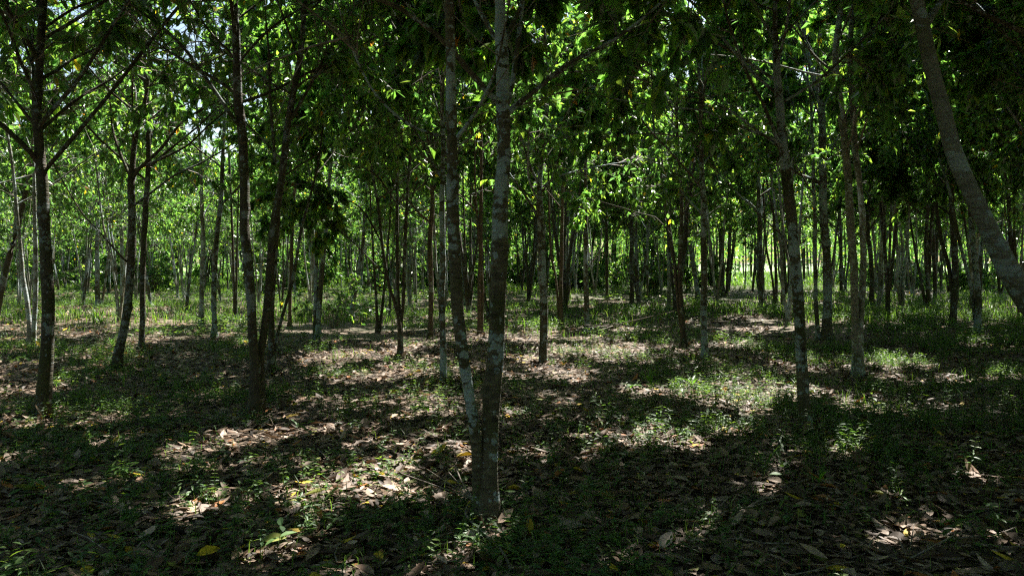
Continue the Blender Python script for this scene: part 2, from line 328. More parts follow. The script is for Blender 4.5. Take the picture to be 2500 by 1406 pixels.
def open_to_sun(p):
    """for points p: probability that a leaf here would stand in a gap of the canopy"""
    s = p[:, 2] / SUN[2]; gx = p[:, 0] - SUN[0] * s; gy = p[:, 1] - SUN[1] * s
    wob = .45 + .7 * (.6 * vnoise(gx, gy, .3, 2) + .4 * vnoise(gx, gy, .11, 4)) ; out = np.zeros(len(p)); fl = np.where(vnoise(gx, gy, .19, 6) > .36, 1, .12)
    for cx, cy_, rx, ry, pr, zm in PA:
        m = (p[:, 2] > zm) & (np.abs(gx - cx) < rx * 1.6) & (np.abs(gy - cy_) < ry * 1.6)
        if not m.any(): continue
        q = ((gx[m] - cx) / rx) ** 2 + ((gy[m] - cy_) / ry) ** 2
        out[m] = np.maximum(out[m], np.where(q < wob[m] ** 2 * 1.6, pr * (1 if zm > .5 or pr > 1 else fl[m]), 0))
    return out

# ------------------------------------------------------------------ trees
GREENS = np.array([(.045, .098, .026), (.060, .115, .026), (.034, .078, .028), (.090, .135, .030), (.052, .100, .038), (.040, .090, .045)])
def leaf_cols(n, r_, tint=1.0):
    c = GREENS[r_.integers(0, len(GREENS), n)] * r_.uniform(.55, 1.6, (n, 1)) * tint
    y = r_.random(n); c[y < .006] = (.30, .20, .02); c[(y > .006) & (y < .009)] = (.22, .09, .02)
    return c
def along(lines, idx, t):
    """lines (T,n,3) -> point and direction at t"""
    n = lines.shape[1]; x = t * (n - 1); i = np.minimum(x.astype(int), n - 2); f = (x - i)[:, None]
    a = lines[idx, i]; b = lines[idx, i + 1]; return a + (b - a) * f, nrm(b - a)
def resample(P, n):
    s = np.concatenate([[0], np.cumsum(np.linalg.norm(np.diff(P[:, :3], axis=0), axis=1))]); q = np.linspace(0, s[-1], n)
    return np.stack([np.interp(q, s, P[:, k]) for k in range(P.shape[1])], 1)
def make_limb_curve(r_, p0, az, el, L, n=7, lift=.25):
    d = np.array([math.cos(az) * math.cos(el), math.sin(az) * math.cos(el), math.sin(el)]); pts = [np.array(p0)]
    for i in range(n - 1):
        d = d + r_.normal(0, .09, 3) + np.array([0, 0, lift / n]); d /= np.linalg.norm(d); pts.append(pts[-1] + d * L / (n - 1))
    return np.array(pts)
def foliage(acc, limbs, r_, n_sec, n_twig, n_leaf, lod, carve=True, leafL=(.085, .16), start=.25, droop=.35, tint=1.0, origin=None, ymin=5.4, clump=.43, sec_len=(.45, 1.15), twig=True):
    """secondary branches, twigs and leaves on a set of limb lines (T,7,3)"""
    T = len(limbs)
    if T == 0: return
    ns = max(1, int(T * n_sec)); i = r_.integers(0, T, ns); t = start + (1 - start) * r_.random(ns) ** .8
    p, d = along(limbs, i, t)
    dd = nrm(d * .8 + r_.normal(0, .55, (ns, 3)) + np.array([0, 0, .05])); L = r_.uniform(*sec_len, ns)
    g = np.linspace(0, 1, 4)[None, :, None]
    sec = p[:, None] + dd[:, None] * L[:, None, None] * g + np.array([0, 0, -1.]) * (L[:, None, None] * g ** 2 * droop * .5) + r_.normal(0, .012, (ns, 4, 3)) * g
    nw = int(ns * n_twig); i = r_.integers(0, ns, nw); t = r_.uniform(.15, 1, nw); p, d = along(sec, i, t)
    dd = nrm(d * .8 + r_.normal(0, .6, (nw, 3))); L = r_.uniform(.18, .45, nw); g = np.linspace(0, 1, 3)[None, :, None]
    nb = ns // 2; ib = r_.integers(0, T, nb); pb, db = along(limbs, ib, r_.uniform(.02, .6, nb)); db = nrm(db * .5 + r_.normal(0, .6, (nb, 3))); lb = r_.uniform(.2, 1.0, nb)[:, None, None]; gb = np.linspace(0, 1, 4)[None, :, None]
    bare = pb[:, None] + db[:, None] * lb * gb + r_.normal(0, .03, (nb, 4, 3)) * gb
    tw = p[:, None] + dd[:, None] * L[:, None, None] * g + np.array([0, 0, -1.]) * (L[:, None, None] * g ** 2 * droop)
    if carve:
        off = 0 if origin is None else origin
        sec = sec[open_to_sun(sec[:, 2] + off) < .9]; ktw = open_to_sun(tw[:, 1] + off) < .9; bare = bare[open_to_sun(bare[:, 2] + off) < .9]; ns = len(sec); nb = len(bare); twv = tw[ktw]
    else: twv = tw
    if twig:
        tubes(acc, bare, np.tile(np.array([.005, .004, .003, .002]), (nb, 1)), 3, mat=1)
        tubes(acc, sec, np.tile(np.array([.008, .006, .0045, .003]), (ns, 1)), 4 if lod else 3, mat=1)
        tubes(acc, twv, np.tile(np.array([.0035, .003, .002]), (len(twv), 1)), 3, mat=1)
    nl = int(nw * n_leaf); i = r_.integers(0, nw, nl); t = r_.random(nl) ** .6; p, d = along(tw, i, t)
    world = p if origin is None else p + origin
    q3 = (vnoise(world[:, 0], world[:, 1], .75, 1) + vnoise(world[:, 1], world[:, 2], .75, 3) + vnoise(world[:, 0], world[:, 2], .75, 5)) / 3
    ck = (q3 > clump) | (r_.random(nl) < .18); p, d, world = p[ck], d[ck], world[ck]; nl = len(p)     # leafy clumps and airy gaps
    if carve:
        keep = r_.random(nl) > open_to_sun(world)
        keep &= ~((world[:, 1] < ymin) & (world[:, 1] > .1) & (np.abs(world[:, 0]) < .75 * np.maximum(world[:, 1], 0) + .4) & (world[:, 2] < CH + .62 * world[:, 1] + .3))
        p, d = p[keep], d[keep]; nl = len(p)
    D = nrm(d * .5 + r_.normal(0, .5, (nl, 3)) + np.array([0, 0, -droop * 1.0])); Nn = nrm(np.array([0, 0, 1.]) + r_.normal(0, .45, (nl, 3)))
    L = r_.uniform(*leafL, nl); leaves(acc, p, D, Nn, L, L * r_.uniform(.40, .58, nl), r_.uniform(.05, .35, nl), r_.uniform(.1, .5, nl), leaf_cols(nl, r_, tint), lod)

def tree(base, stems, limbs, label, group, seed, H=8.5, dens=1.0, bark=None, low=2.4, n_limb=11, lod=0, sides=12, tint=1.0, droop=.35, knots=.5, limb_len=2.75, traced_leaf=1.0, big=False):
    """stems: list of (n,4) world points incl. radius; limbs: list of (n,4)"""
    r_ = np.random.default_rng(seed); root = empty('tree', base); tag(root, label, 'tree', group); o3 = np.array(base)
    bark = bark or M_BARK; all_l = []
    ns = len(stems)
    for k, S in enumerate(stems):
        S = np.array(S); top = S[-1]; hh = H * r_.uniform(.88, 1.05)
        if top[2] < hh:                                        # carry the stem on up to the crown's top
            d = nrm(S[-1, :3] - S[-2, :3]) ; p = top[:3].copy(); r0 = top[3]; m = max(2, int((hh - top[2]) / .7)); ext = []
            for j in range(m):
                d = nrm(d * .9 + np.array([0, 0, .16]) + r_.normal(0, .07, 3)); p = p + d * (hh - top[2]) / m; ext.append([*p, max(.006, r0 * (1 - (j + 1) / m))])
            S = np.vstack([S, ext])
        a = Acc(); C = woody(a, S, sides, .07 if sides > 8 else .2, knots, True, r_)
        a.build('trunk' if ns == 1 else 'stem', bark, root, True, base)
        z = C[:, 2]; nl = max(3, int(round(n_limb * 1.25 / ns)))
        for q in range(nl):
            h = low + (hh * .96 - low) * ((q + r_.uniform(.1, .9)) / nl) ** 1.1
            c = C[min(len(C) - 1, int(np.searchsorted(z, h)))]
            fr = (h - low) / (hh - low); LL = limb_len * (1 - .55 * fr) * r_.uniform(.7, 1.2); az = q * 2.4 + seed + r_.normal(0, .4)
            if limb_len > 3.5 and h < 3.6: LL *= .55
            P = make_limb_curve(r_, c[:3], az, math.radians(r_.uniform(22, 55)), LL)
            all_l.append((P, max(.008, c[3] * r_.uniform(.35, .6)), False))
    for Lm in limbs:
        Lm = np.array(Lm); all_l.append((Lm[:, :3], None, True)); a = Acc(); woody(a, Lm, 8 if sides > 8 else 5, .07 if sides > 8 else .2, .4, False, r_)
        a.build('limb', bark, root, True, base)
    for P, rr, tr in all_l:
        if tr: continue
        a = Acc(); q = np.concatenate([P, np.linspace(rr, .005, len(P))[:, None]], 1); woody(a, q, 7 if sides > 8 else 4, .12 if sides > 8 else .35, 0, False, r_)
        a.build('limb', bark, root, True, base)
    a = Acc()
    L = np.array([resample(P, 7) for P, rr, tr in all_l if not tr])
    zt = L[:, -1, 2] ; Yb = base[1]; hi = zt > (CH + .37 * Yb + .5 if Yb > 0 and Yb < 15 and abs(base[0]) < .637 * Yb + 3 else 5.6)
    if (~hi).any(): foliage(a, L[~hi], r_, 9, 5.5, 18.5 * dens * ((.5 if base[0] < 2 else .7) if 0 < Yb < 17 else 1), lod, droop=droop, tint=tint)
    if hi.any(): foliage(a, L[hi], r_, 8, 5, 20 * dens * (1.1 if base[1] else .9), 0, droop=droop, tint=tint, leafL=(.14, .24), clump=.3)  # upper limbs get larger leaves, shaped to block more sunlight
    Yb = base[1]
    Lt = [resample(P, 7) for P, rr, tr in all_l if tr]
    if Lt and traced_leaf: foliage(a, np.array(Lt), r_, 5 if traced_leaf < 1.1 else 8, 3, 14 * dens * traced_leaf, lod, droop=droop + .15, tint=tint, start=.35, sec_len=(.3, .9), **(dict(leafL=(.13, .21)) if big or Yb < 6 else {}))
    if a.n: a.build('crown', [M_LEAF, M_TWIG], root, False, base)
    return root

def w2r(wpx, Y): return wpx / F * Y / 2 * .9
HERO_XY = []; HERO_TAGS = []
def hero(bx, by, label, stems, limbs=(), depth=None, short=None, seed=None, **kw):
    g = gpt(bx, by); Y = depth or g[1]; seed = seed or int(bx * 7 + by); r_ = np.random.default_rng(seed)
    if depth: b = at(bx, by, depth); b[2] = 0
    else: b = g
    b = np.array([b[0], b[1], float(gz(b[0], b[1]))]); W = []
    for k, S in enumerate(stems):
        P = []; drift = r_.normal(0, .05) if k else 0
        for j, (u, v, ww) in enumerate(S):
            q = at(u, v, Y + drift * j + (.03 * k)); P.append([*q, w2r(ww, Y)])
        P[0][2] = min(P[0][2], b[2] - .04)
        W.append(P)
    Ls = []
    for (pts, w0, dr) in limbs:
        P = []; n = len(pts)
        for j, (u, v) in enumerate(pts): P.append([*at(u, v, Y + dr * j / max(1, n - 1)), w2r(w0, Y) * (1 - .6 * j / n)])
        d = nrm(np.array(P[-1][:3]) - np.array(P[-2][:3])); e = np.array(P[-1][:3])
        for j in range(3): d = nrm(d + r_.normal(0, .08, 3) + [0, 0, .05]); e = e + d * .35; P.append([*e, max(.004, P[-1][3] * .6)])
        Ls.append(P)
    HERO_XY.append((b[0], b[1])); HERO_TAGS.append((bx / 1.0, Y, short))
    lod = 1 if Y < 9 else 0; sides = 18 if Y < 8 else (12 if Y < 14 else 8)
    kw.setdefault('n_limb', 11)
    if Y < 12 or (bx > 1950 and Y < 20): kw.update(limb_len=3.9, n_limb=int(kw['n_limb'] * 1.7), H=9.5)
    kw['dens'] = kw.get('dens', 1.0) * (1.5 if b[0] > 0 else 1.15)
    return tree(tuple(b), W, Ls, label, kw.pop('group', 'slender plantation trees with traced trunks'), seed, lod=lod, sides=sides, **kw)

G1 = 'slender trees standing nearest in the plantation'; G2 = 'plantation trees in the middle distance'
# --- nearest trees
hero(1187, 1275, 'central foreground tree forking at the ground into two stems, pale round lichen blotches',
     [[(1196, 1275, 50), (1197, 1150, 46), (1199, 1040, 45), (1205, 900, 45), (1210, 800, 43), (1218, 640, 44), (1222, 500, 40), (1229, 380, 38), (1229, 260, 36), (1229, 150, 36), (1224, 60, 32), (1222, -20, 28)],
      [(1172, 1262, 30), (1164, 1100, 28), (1146, 960, 28), (1130, 850, 29), (1115, 700, 30), (1105, 550, 30), (1102, 400, 28), (1102, 340, 28), (1100, 200, 24), (1096, 0, 22)]],
     [([(1108, 345), (1121, 330), (1161, 274), (1204, 188), (1216, 150)], 13, -.3), ([(1224, 250), (1204, 239), (1130, 156), (1071, 90), (974, 20), (895, -10)], 20, -.5),
      ([(1232, 285), (1247, 270), (1310, 219), (1396, 152), (1498, 98), (1600, 20)], 17, .5), ([(1226, 110), (1204, 86), (1169, 23), (1150, -20)], 17, .2),
      ([(1228, 110), (1243, 74), (1263, 35), (1279, -10)], 17, .3), ([(1230, 270), (1247, 235), (1263, 117), (1275, 20), (1280, -20)], 17, .35), ([(1102, 350), (1080, 335), (1000, 305), (920, 235), (860, 120)], 9, -.4)],
     short='the two-stemmed lichened tree in the centre', group=G1, low=3.1, n_limb=16, dens=1.2, knots=.9)
hero(100, 1022, 'dark rough-barked tree nearest the left edge, many ascending limbs above head height',
     [[(100, 1022, 38), (113, 900, 32), (117, 760, 31), (108, 560, 29), (100, 400, 27), (92, 270, 25), (98, 120, 21), (106, 0, 20), (110, -40, 18)]],
     [([(92, 395), (78, 375), (0, 301), (-60, 260)], 16, -.3), ([(105, 420), (112, 412), (235, 270), (387, 78), (450, 0)], 15, .3), ([(96, 310), (82, 301), (0, 200)], 11, .2),
      ([(98, 310), (110, 290), (195, 190), (290, 40)], 13, -.4), ([(94, 140), (86, 125), (23, 40), (0, 0)], 12, .1), ([(104, 75), (117, 63), (184, 20), (240, 0)], 10, .2), ([(96, 175), (84, 170), (50, 80), (8, -10)], 9, .3)],
     short='the dark tree nearest the left edge', group=G1, low=2.8, n_limb=13, bark=M_BARK2, dens=.75, big=True, knots=1.6)
hero(622, 1012, 'knobbly foreground tree with a second stem leaning right from its base, left of centre',
     [[(622, 1012, 40), (622, 900, 27), (615, 800, 26), (606, 640, 28), (600, 560, 28), (597, 450, 25), (590, 310, 26), (580, 230, 23), (576, 100, 20), (572, -20, 18)],
      [(632, 1005, 24), (638, 950, 22), (637, 870, 20), (645, 800, 20), (655, 700, 24), (668, 560, 22), (690, 420, 20), (712, 250, 18), (735, 120, 16), (746, -10, 14)]],
     [([(588, 312), (575, 297), (489, 172), (426, 94), (336, 23), (290, -10)], 12, -.3), ([(580, 150), (565, 133), (510, 75), (462, 0)], 9, .2), ([(580, 165), (592, 142), (650, 80), (720, 30), (780, 0)], 9, .3),
      ([(668, 400), (672, 395), (660, 250), (655, 120), (650, 60)], 10, .2), ([(700, 330), (720, 220), (790, 175), (820, 150)], 7, .3)],
     short='the knobbly forked tree left of centre', group=G1, low=2.9, n_limb=14, bark=M_BARK2, knots=1.6, dens=1.0)
hero(1968, 1065, 'straight foreground tree right of centre with mottled bark, leaning slightly left as it rises',
     [[(1968, 1065, 34), (1963, 950, 30), (1955, 850, 29), (1950, 750, 28), (1940, 620, 28), (1928, 500, 27), (1916, 400, 26), (1906, 277, 22), (1899, 200, 20), (1895, 139, 18), (1892, 60, 13), (1894, -20, 11)]],
     [([(1904, 350), (1895, 333), (1862, 250), (1830, 194), (1784, 69), (1763, -10)], 11, -.3), ([(1906, 365), (1895, 353), (1850, 320), (1793, 277), (1765, 259)], 8, .2), ([(1906, 360), (1890, 342), (1810, 310), (1724, 273), (1640, 262)], 9, -.4),
      ([(1906, 245), (1899, 231), (1830, 170), (1724, 46), (1673, -10)], 10, .3), ([(1898, 110), (1890, 92), (1850, 30), (1839, -10)], 13, .1), ([(1932, 600), (1925, 590), (1850, 520), (1760, 430)], 6, -.3)],
     short='the straight mottled tree right of centre', group=G1, low=3.0, n_limb=14, dens=1.15)
hero(2900, 1268, 'thick smooth trunk leaning steeply inward from beyond the right edge',
     [[(2930, 1268, 65), (2800, 1110, 61), (2680, 960, 59), (2570, 820, 58), (2495, 715, 57), (2445, 624, 51), (2406, 545, 47), (2366, 462, 43), (2329, 370, 41), (2306, 277, 40), (2283, 185, 39), (2255, 69, 36), (2235, -10, 34), (2215, -120, 33)]],
     [([(2255, 75), (2300, 0), (2360, -90)], 20, .4)], depth=4.6, short='the steeply leaning trunk at the right edge', group=G1, low=3.4, n_limb=12, knots=.3, dens=.8, bark=M_SMOOTH)
hero(2095, 915, 'pale ringed tree splitting at knee height into two close upright stems, right of centre',
     [[(2097, 915, 30), (2092, 850, 26), (2088, 750, 20), (2084, 647, 20), (2075, 532, 20), (2069, 416, 19), (2061, 324, 19), (2047, 231, 18), (2040, 139, 17), (2052, 20, 15), (2058, -20, 14)],
      [(2099, 912, 20), (2099, 830, 19), (2103, 740, 19), (2108, 647, 18), (2107, 555, 17), (2098, 462, 16), (2085, 324, 16), (2077, 139, 14), (2080, 0, 12)]],
     [([(2045, 215), (2020, 190), (1990, 140), (1930, 30), (1905, 0)], 7, .3), ([(2084, 300), (2110, 250), (2150, 150)], 6, -.3)], short='the pale twin-stemmed tree right of centre', group=G2, bark=M_BARK3, low=3.0, dens=1.1)
hero(2020, 830, 'straight mottled tree just left of the pale twin-stemmed tree, forked into a Y high up',
     [[(2021, 830, 26), (2020, 676, 24), (2012, 566, 22), (2010, 450, 20), (2006, 300, 19), (1996, 210, 14), (1976, 150, 11), (1965, 60, 9)], [(1998, 795, 11), (1990, 676, 11), (1990, 560, 10), (1985, 400, 9), (1982, 300, 7)]],
     [([(2004, 270), (2022, 240), (2036, 215), (2045, 130)], 10, .2), ([(1988, 240), (1972, 200), (1940, 150), (1890, 110)], 7, -.2)], short='the straight Y-topped tree', group=G2, low=2.8)
hero(1720, 880, 'slim straight tree with banded pale and dark bark at the edge of the sunny patch',
     [[(1720, 880, 19), (1719, 780, 18), (1719, 676, 17), (1717, 500, 15), (1714, 416, 13), (1710, 231, 11), (1700, 100, 8)]], [([(1714, 420), (1690, 350), (1650, 270)], 5, .3), ([(1712, 330), (1740, 260), (1780, 210)], 5, -.3)],
     short='the slim banded tree by the sunny patch', group=G2, low=2.2, dens=1.1)
hero(1672, 842, 'slim double-stemmed tree directly left of the slim banded tree, stems crossing near eye level',
     [[(1672, 842, 14), (1662, 720, 12), (1660, 650, 12), (1664, 500, 10), (1655, 350, 8)], [(1668, 838, 10), (1655, 720, 10), (1642, 610, 9), (1628, 520, 8), (1610, 400, 7)]],
     [([(1636, 570), (1600, 530), (1560, 520)], 4, .2)], short='the crossing double-stemmed tree', group=G2, low=2.2, bark=M_BARK2)
hero(1327, 888, 'straight lichened tree right of the central foreground tree, branching into a fan above eye level',
     [[(1327, 888, 20), (1328, 774, 20), (1322, 637, 20), (1319, 530, 19), (1318, 450, 14), (1326, 352, 12), (1334, 300, 10), (1336, 180, 8)]],
     [([(1314, 530), (1300, 505), (1270, 460), (1243, 422)], 9, .3), ([(1318, 452), (1300, 420), (1286, 380), (1276, 345)], 9, -.2), ([(1319, 450), (1312, 400), (1314, 340), (1316, 250)], 8, .2), ([(1320, 470), (1345, 440), (1370, 360)], 7, -.3)],
     short='the lichened fan-topped tree right of centre', group=G2, low=2.3)
hero(1081, 950, 'slim straight pole-like tree just left of the central foreground stems',
     [[(1081, 950, 18), (1081, 852, 17), (1079, 735, 17), (1081, 640, 18), (1080, 500, 15), (1081, 352, 13), (1079, 254, 11), (1085, 120, 9)]], [([(1079, 300), (1060, 240), (1040, 170)], 6, .3)],
     short='the pole-like tree by the central stems', group=G2, low=2.6)
hero(1050, 828, 'orange-brown straight tree with a forked top, left of the pole-like tree',
     [[(1050, 828, 14), (1052, 735, 13), (1050, 598, 14), (1056, 500, 12), (1054, 430, 11), (1048, 352, 9), (1025, 266, 7), (1005, 200, 6)]], [([(1054, 440), (1065, 400), (1058, 350), (1050, 300)], 7, .2)],
     short='the orange-brown forked tree', group=G2, low=2.3, bark=M_BARKR)
hero(978, 882, 'dark tree splitting low down into three slim spreading stems, left of the centre',
     [[(977, 882, 15), (975, 800, 12), (964, 740, 9), (950, 696, 9), (935, 610, 9), (923, 500, 8), (905, 400, 7)], [(979, 880, 11), (976, 780, 9), (972, 696, 9), (970, 578, 9), (970, 500, 8), (966, 380, 7)],
      [(981, 880, 10), (980, 790, 9), (985, 735, 9), (989, 578, 9), (993, 500, 8), (1002, 380, 7)]],
     [([(944, 676), (920, 650), (856, 586), (798, 531), (760, 495)], 4, -.4), ([(970, 500), (925, 435), (885, 410), (850, 420)], 5, -.5), ([(936, 600), (890, 520), (850, 490), (815, 500)], 5, .3), ([(966, 400), (910, 320), (860, 280), (820, 285)], 5, -.6), ([(972, 460), (935, 330), (860, 220)], 5, .4), ([(985, 560), (1010, 470), (1040, 400)], 4, -.4)], traced_leaf=1.2, short='the three-stemmed dark tree', group=G2, low=2.2, dens=2.6, n_limb=18, bark=M_BARK2, H=7.2)
hero(345, 862, 'straight dark tree with small swellings, second of the pair left of the knobbly forked tree',
     [[(345, 862, 16), (347, 780, 15), (348, 696, 16), (352, 578, 16), (357, 500, 15), (362, 352, 13), (357, 235, 11), (352, 100, 8)]], [([(362, 370), (380, 300), (420, 240)], 6, .2)], short='the straight dark tree left of the knobbly one', group=G2, bark=M_BARK2, low=2.6, knots=1.2)
hero(288, 912, 'dark tree with a kinked slanting base and broadly forking limbs, in the left third',
     [[(284, 912, 26), (290, 860, 25), (302, 800, 22), (313, 735, 22), (321, 617, 22), (323, 500, 20), (321, 430, 18), (330, 340, 13), (341, 293, 11), (358, 220, 10), (364, 120, 8)]],
     [([(322, 440), (304, 400), (278, 330), (270, 260)], 9, .2), ([(323, 440), (340, 412), (391, 364), (442, 301), (489, 270)], 11, -.3), ([(324, 505), (345, 488), (430, 426), (481, 403), (540, 370)], 8, .2), ([(312, 640), (301, 632), (250, 574), (195, 512), (130, 400)], 6, -.4)],
     short='the kinked dark tree in the left third', group=G2, bark=M_BARK2, low=2.8, dens=.7)
hero(78, 856, 'pale sun-caught double-stemmed tree at far left, behind the dark edge tree',
     [[(78, 856, 18), (72, 789, 13), (66, 735, 12), (55, 676, 12), (49, 598, 10), (40, 500, 9), (28, 380, 8)], [(80, 856, 14), (83, 793, 12), (88, 696, 12), (86, 600, 11), (84, 500, 9), (80, 350, 8)]],
     short='the pale double tree at far left', group=G2, bark=M_BARK3, dens=.6, low=2.4)
hero(-18, 800, 'dark leaning trunk cut by the left edge of the frame, slanting up to the right', [[(-14, 800, 19), (2, 711, 18), (20, 637, 17), (43, 559, 16), (55, 500, 14), (72, 430, 12), (100, 330, 9)]],
     short='the leaning trunk on the left edge', group=G2, bark=M_BARK2, dens=.6)
# --- behind them
def knot(root, u, v, Y, r):
    c = at(u, v, Y); a = Acc(); th = np.linspace(0, 2 * math.pi, 13)
    for k, (q, t) in enumerate(((1, .38), (.55, .3))):
        P = np.stack([c[0] + r * q * np.cos(th), np.full(13, c[1] - .004 * k + .004), c[2] + r * 1.25 * q * np.sin(th)], 1); tubes(a, P[None], np.full((1, 13), r * t), 6)
    o = a.build('knot', M_BARK2, root, True, tuple(root.location)); return o
_t = [o for o in COL.objects if o.get('category') == 'tree']
for (u, v, w_, r) in ((1208, 1022, 45, .017), (1213, 905, 44, .014), (1205, 768, 42, .013), (1222, 600, 42, .012)): knot(_t[0], u, v, gpt(1187, 1275)[1] - w2r(w_, 5.0) * .96, r)
for (u, v, w_, r) in ((1962, 852, 28, .016), (1945, 655, 26, .013)): knot(_t[3], u, v, gpt(1968, 1065)[1] - w2r(w_, 7.6) * .96, r)
for (u, v, w_, r) in ((604, 590, 28, .018), (614, 760, 26, .015)): knot(_t[2], u, v, gpt(622, 1012)[1] - w2r(w_, 8.4) * .96, r)
def mid(bx, by, label, *stems, **kw): hero(bx, by, label, [list(s) for s in stems], kw.pop('limbs', ()), group=kw.pop('group', G2), n_limb=kw.pop('n_limb', 10), **kw)
mid(522, 832, 'dark straight tree with a pale scar at chest height, left of the knobbly forked tree', [(522, 832, 15), (522, 735, 15), (524, 656, 14), (532, 559, 14), (540, 470, 12), (545, 350, 9)], short='the scarred straight tree')
mid(492, 805, 'grey lichened slim tree beside the scarred straight tree, on its left', [(492, 805, 13), (493, 696, 12), (495, 578, 12), (493, 500, 10), (490, 380, 8)], bark=M_BARK3)
mid(574, 785, 'two very thin dark stems side by side, right of the scarred straight tree', [(574, 785, 8), (571, 696, 8), (567, 560, 7), (560, 400, 6)], [(577, 783, 6), (577, 690, 6), (580, 560, 5)], bark=M_BARK2)
mid(238, 758, 'speckled upright tree with a thin twin leaning right, left of the kinked dark tree', [(238, 758, 13), (238, 656, 12), (237, 594, 11), (240, 450, 8)], [(247, 755, 7), (258, 676, 6), (268, 600, 6), (275, 520, 5)])
mid(299, 742, 'sunlit cream-coloured trunk with a sawn side stub, right behind the kinked dark tree', [(299, 742, 11), (298, 650, 11), (297, 578, 10), (296, 520, 9), (298, 400, 8)], bark=M_BARK3, dens=.5)
mid(776, 830, 'brown tree with a paler straight twin, beside the leafy bush', [(776, 830, 15), (780, 735, 14), (786, 656, 13), (798, 540, 11), (806, 420, 9)], [(771, 826, 11), (770, 735, 11), (772, 598, 10), (770, 480, 8)], short='the brown twin tree by the bush')
mid(706, 803, 'slim reddish-brown stem between the knobbly forked tree and the leafy bush', [(706, 803, 10), (708, 735, 10), (712, 620, 9), (716, 500, 8)], bark=M_BARKR)
mid(652, 922, 'upright dark tree hidden partly behind the leaning stem of the knobbly forked tree', [(662, 922, 18), (663, 813, 16), (666, 700, 15), (680, 500, 13), (700, 350, 11), (720, 220, 9)], [(668, 918, 9), (676, 830, 8), (690, 770, 8), (716, 676, 9), (735, 559, 8), (751, 500, 7), (775, 410, 6)], bark=M_BARK2, short='the half-hidden dark tree')
mid(923, 808, 'slim V-shaped tree with two stems parting near the ground, left of the three-stemmed one', [(923, 808, 9), (917, 715, 7), (911, 617, 6), (905, 500, 5)], [(925, 806, 8), (935, 735, 7), (942, 656, 6), (952, 540, 5)], bark=M_BARK2)
mid(857, 775, 'rough grey tree slanting to the right, just right of the leafy bush', [(857, 775, 12), (864, 727, 11), (876, 664, 10), (886, 590, 9), (893, 470, 8)])
mid(1171, 817, 'brown double tree framed between the two central foreground stems', [(1171, 817, 12), (1171, 735, 11), (1173, 578, 11), (1175, 450, 9)], [(1176, 814, 8), (1178, 700, 7), (1167, 560, 6), (1160, 450, 5)], bark=M_BARKR)
mid(1370, 800, 'reddish tree with a curved low side stem, right of the lichened fan-topped tree', [(1370, 800, 12), (1369, 696, 11), (1372, 578, 10), (1374, 450, 8)], [(1366, 790, 6), (1358, 690, 6), (1344, 600, 5), (1340, 480, 5)], bark=M_BARKR, short='the reddish curved tree')
mid(1435, 810, 'upright brown tree with one bright side limb rising right at head height, right of centre', [(1435, 810, 14), (1431, 696, 13), (1429, 598, 12), (1431, 500, 10), (1430, 400, 8)], limbs=[([(1432, 655), (1440, 646), (1465, 612), (1500, 568), (1530, 520)], 5, -.3)], short='the tree with the bright side limb')
mid(1290, 740, 'small dark V-shaped sapling against the sunny clearing, left of the lichened fan-topped tree', [(1290, 740, 7), (1287, 656, 6), (1282, 560, 5)], [(1291, 738, 6), (1297, 680, 5), (1303, 600, 4)], bark=M_BARK2, H=6)
mid(1383, 746, 'bushy clump of three thin stems just left of the tree with the bright side limb', [(1383, 746, 8), (1372, 680, 6), (1362, 600, 5)], [(1384, 746, 7), (1385, 660, 6), (1386, 560, 5)], [(1385, 745, 7), (1394, 670, 6), (1404, 590, 5)], H=6)
mid(1543, 755, 'dark lone trunk in shaded grass, right of the tree with the bright side limb', [(1543, 755, 12), (1542, 632, 11), (1541, 500, 10), (1540, 400, 8)], bark=M_BARK2, short='the lone dark trunk in grass')
mid(1482, 730, 'thinner black trunk left of the lone dark trunk in the grass', [(1482, 730, 9), (1481, 610, 9), (1480, 500, 7)], bark=M_BARK2)
mid(1634, 762, 'pale grey straight trunk left of the crossing double-stemmed tree', [(1634, 762, 11), (1633, 632, 10), (1631, 500, 9)], bark=M_BARK3)
mid(1582, 738, 'thin faint trunk midway between the lone dark trunk and the pale grey trunk', [(1582, 738, 6), (1580, 632, 6), (1580, 500, 5)])
mid(1764, 722, 'thick black trunk with thin companions, silhouetted against the bright clearing', [(1764, 722, 15), (1761, 610, 14), (1762, 500, 12), (1760, 400, 9)], [(1774, 731, 9), (1780, 600, 8), (1786, 480, 7)], bark=M_BARK2, short='the black silhouetted trunk')
mid(1748, 722, 'thin black stem leaning left beside the thick black silhouetted trunk', [(1748, 722, 7), (1736, 632, 6), (1728, 566, 6), (1722, 480, 5)], bark=M_BARK2)
mid(1858, 762, 'upright grey trunk in front of the bright clearing, right of the black silhouette', [(1858, 762, 13), (1857, 632, 12), (1853, 500, 11), (1850, 380, 8)], short='the grey trunk before the clearing')
mid(1896, 740, 'two dark stems just left of the straight mottled foreground tree', [(1896, 740, 9), (1893, 632, 8), (1888, 520, 7)], [(1893, 740, 7), (1882, 660, 6), (1870, 600, 6), (1865, 500, 5)], bark=M_BARK2)
mid(1706, 725, 'grey trunk leaning left behind the slim banded tree', [(1706, 725, 12), (1690, 632, 12), (1680, 570, 11), (1673, 480, 9)])
mid(2327, 797, 'sinuous dark tree with a stem bending left, under the steeply leaning trunk', [(2326, 797, 18), (2333, 690, 17), (2328, 588, 16), (2324, 500, 14), (2320, 400, 12), (2318, 280, 9)], [(2330, 792, 12), (2318, 660, 11), (2298, 588, 10), (2286, 500, 9), (2276, 400, 8)], bark=M_BARK2, short='the sinuous dark tree', dens=2.4)
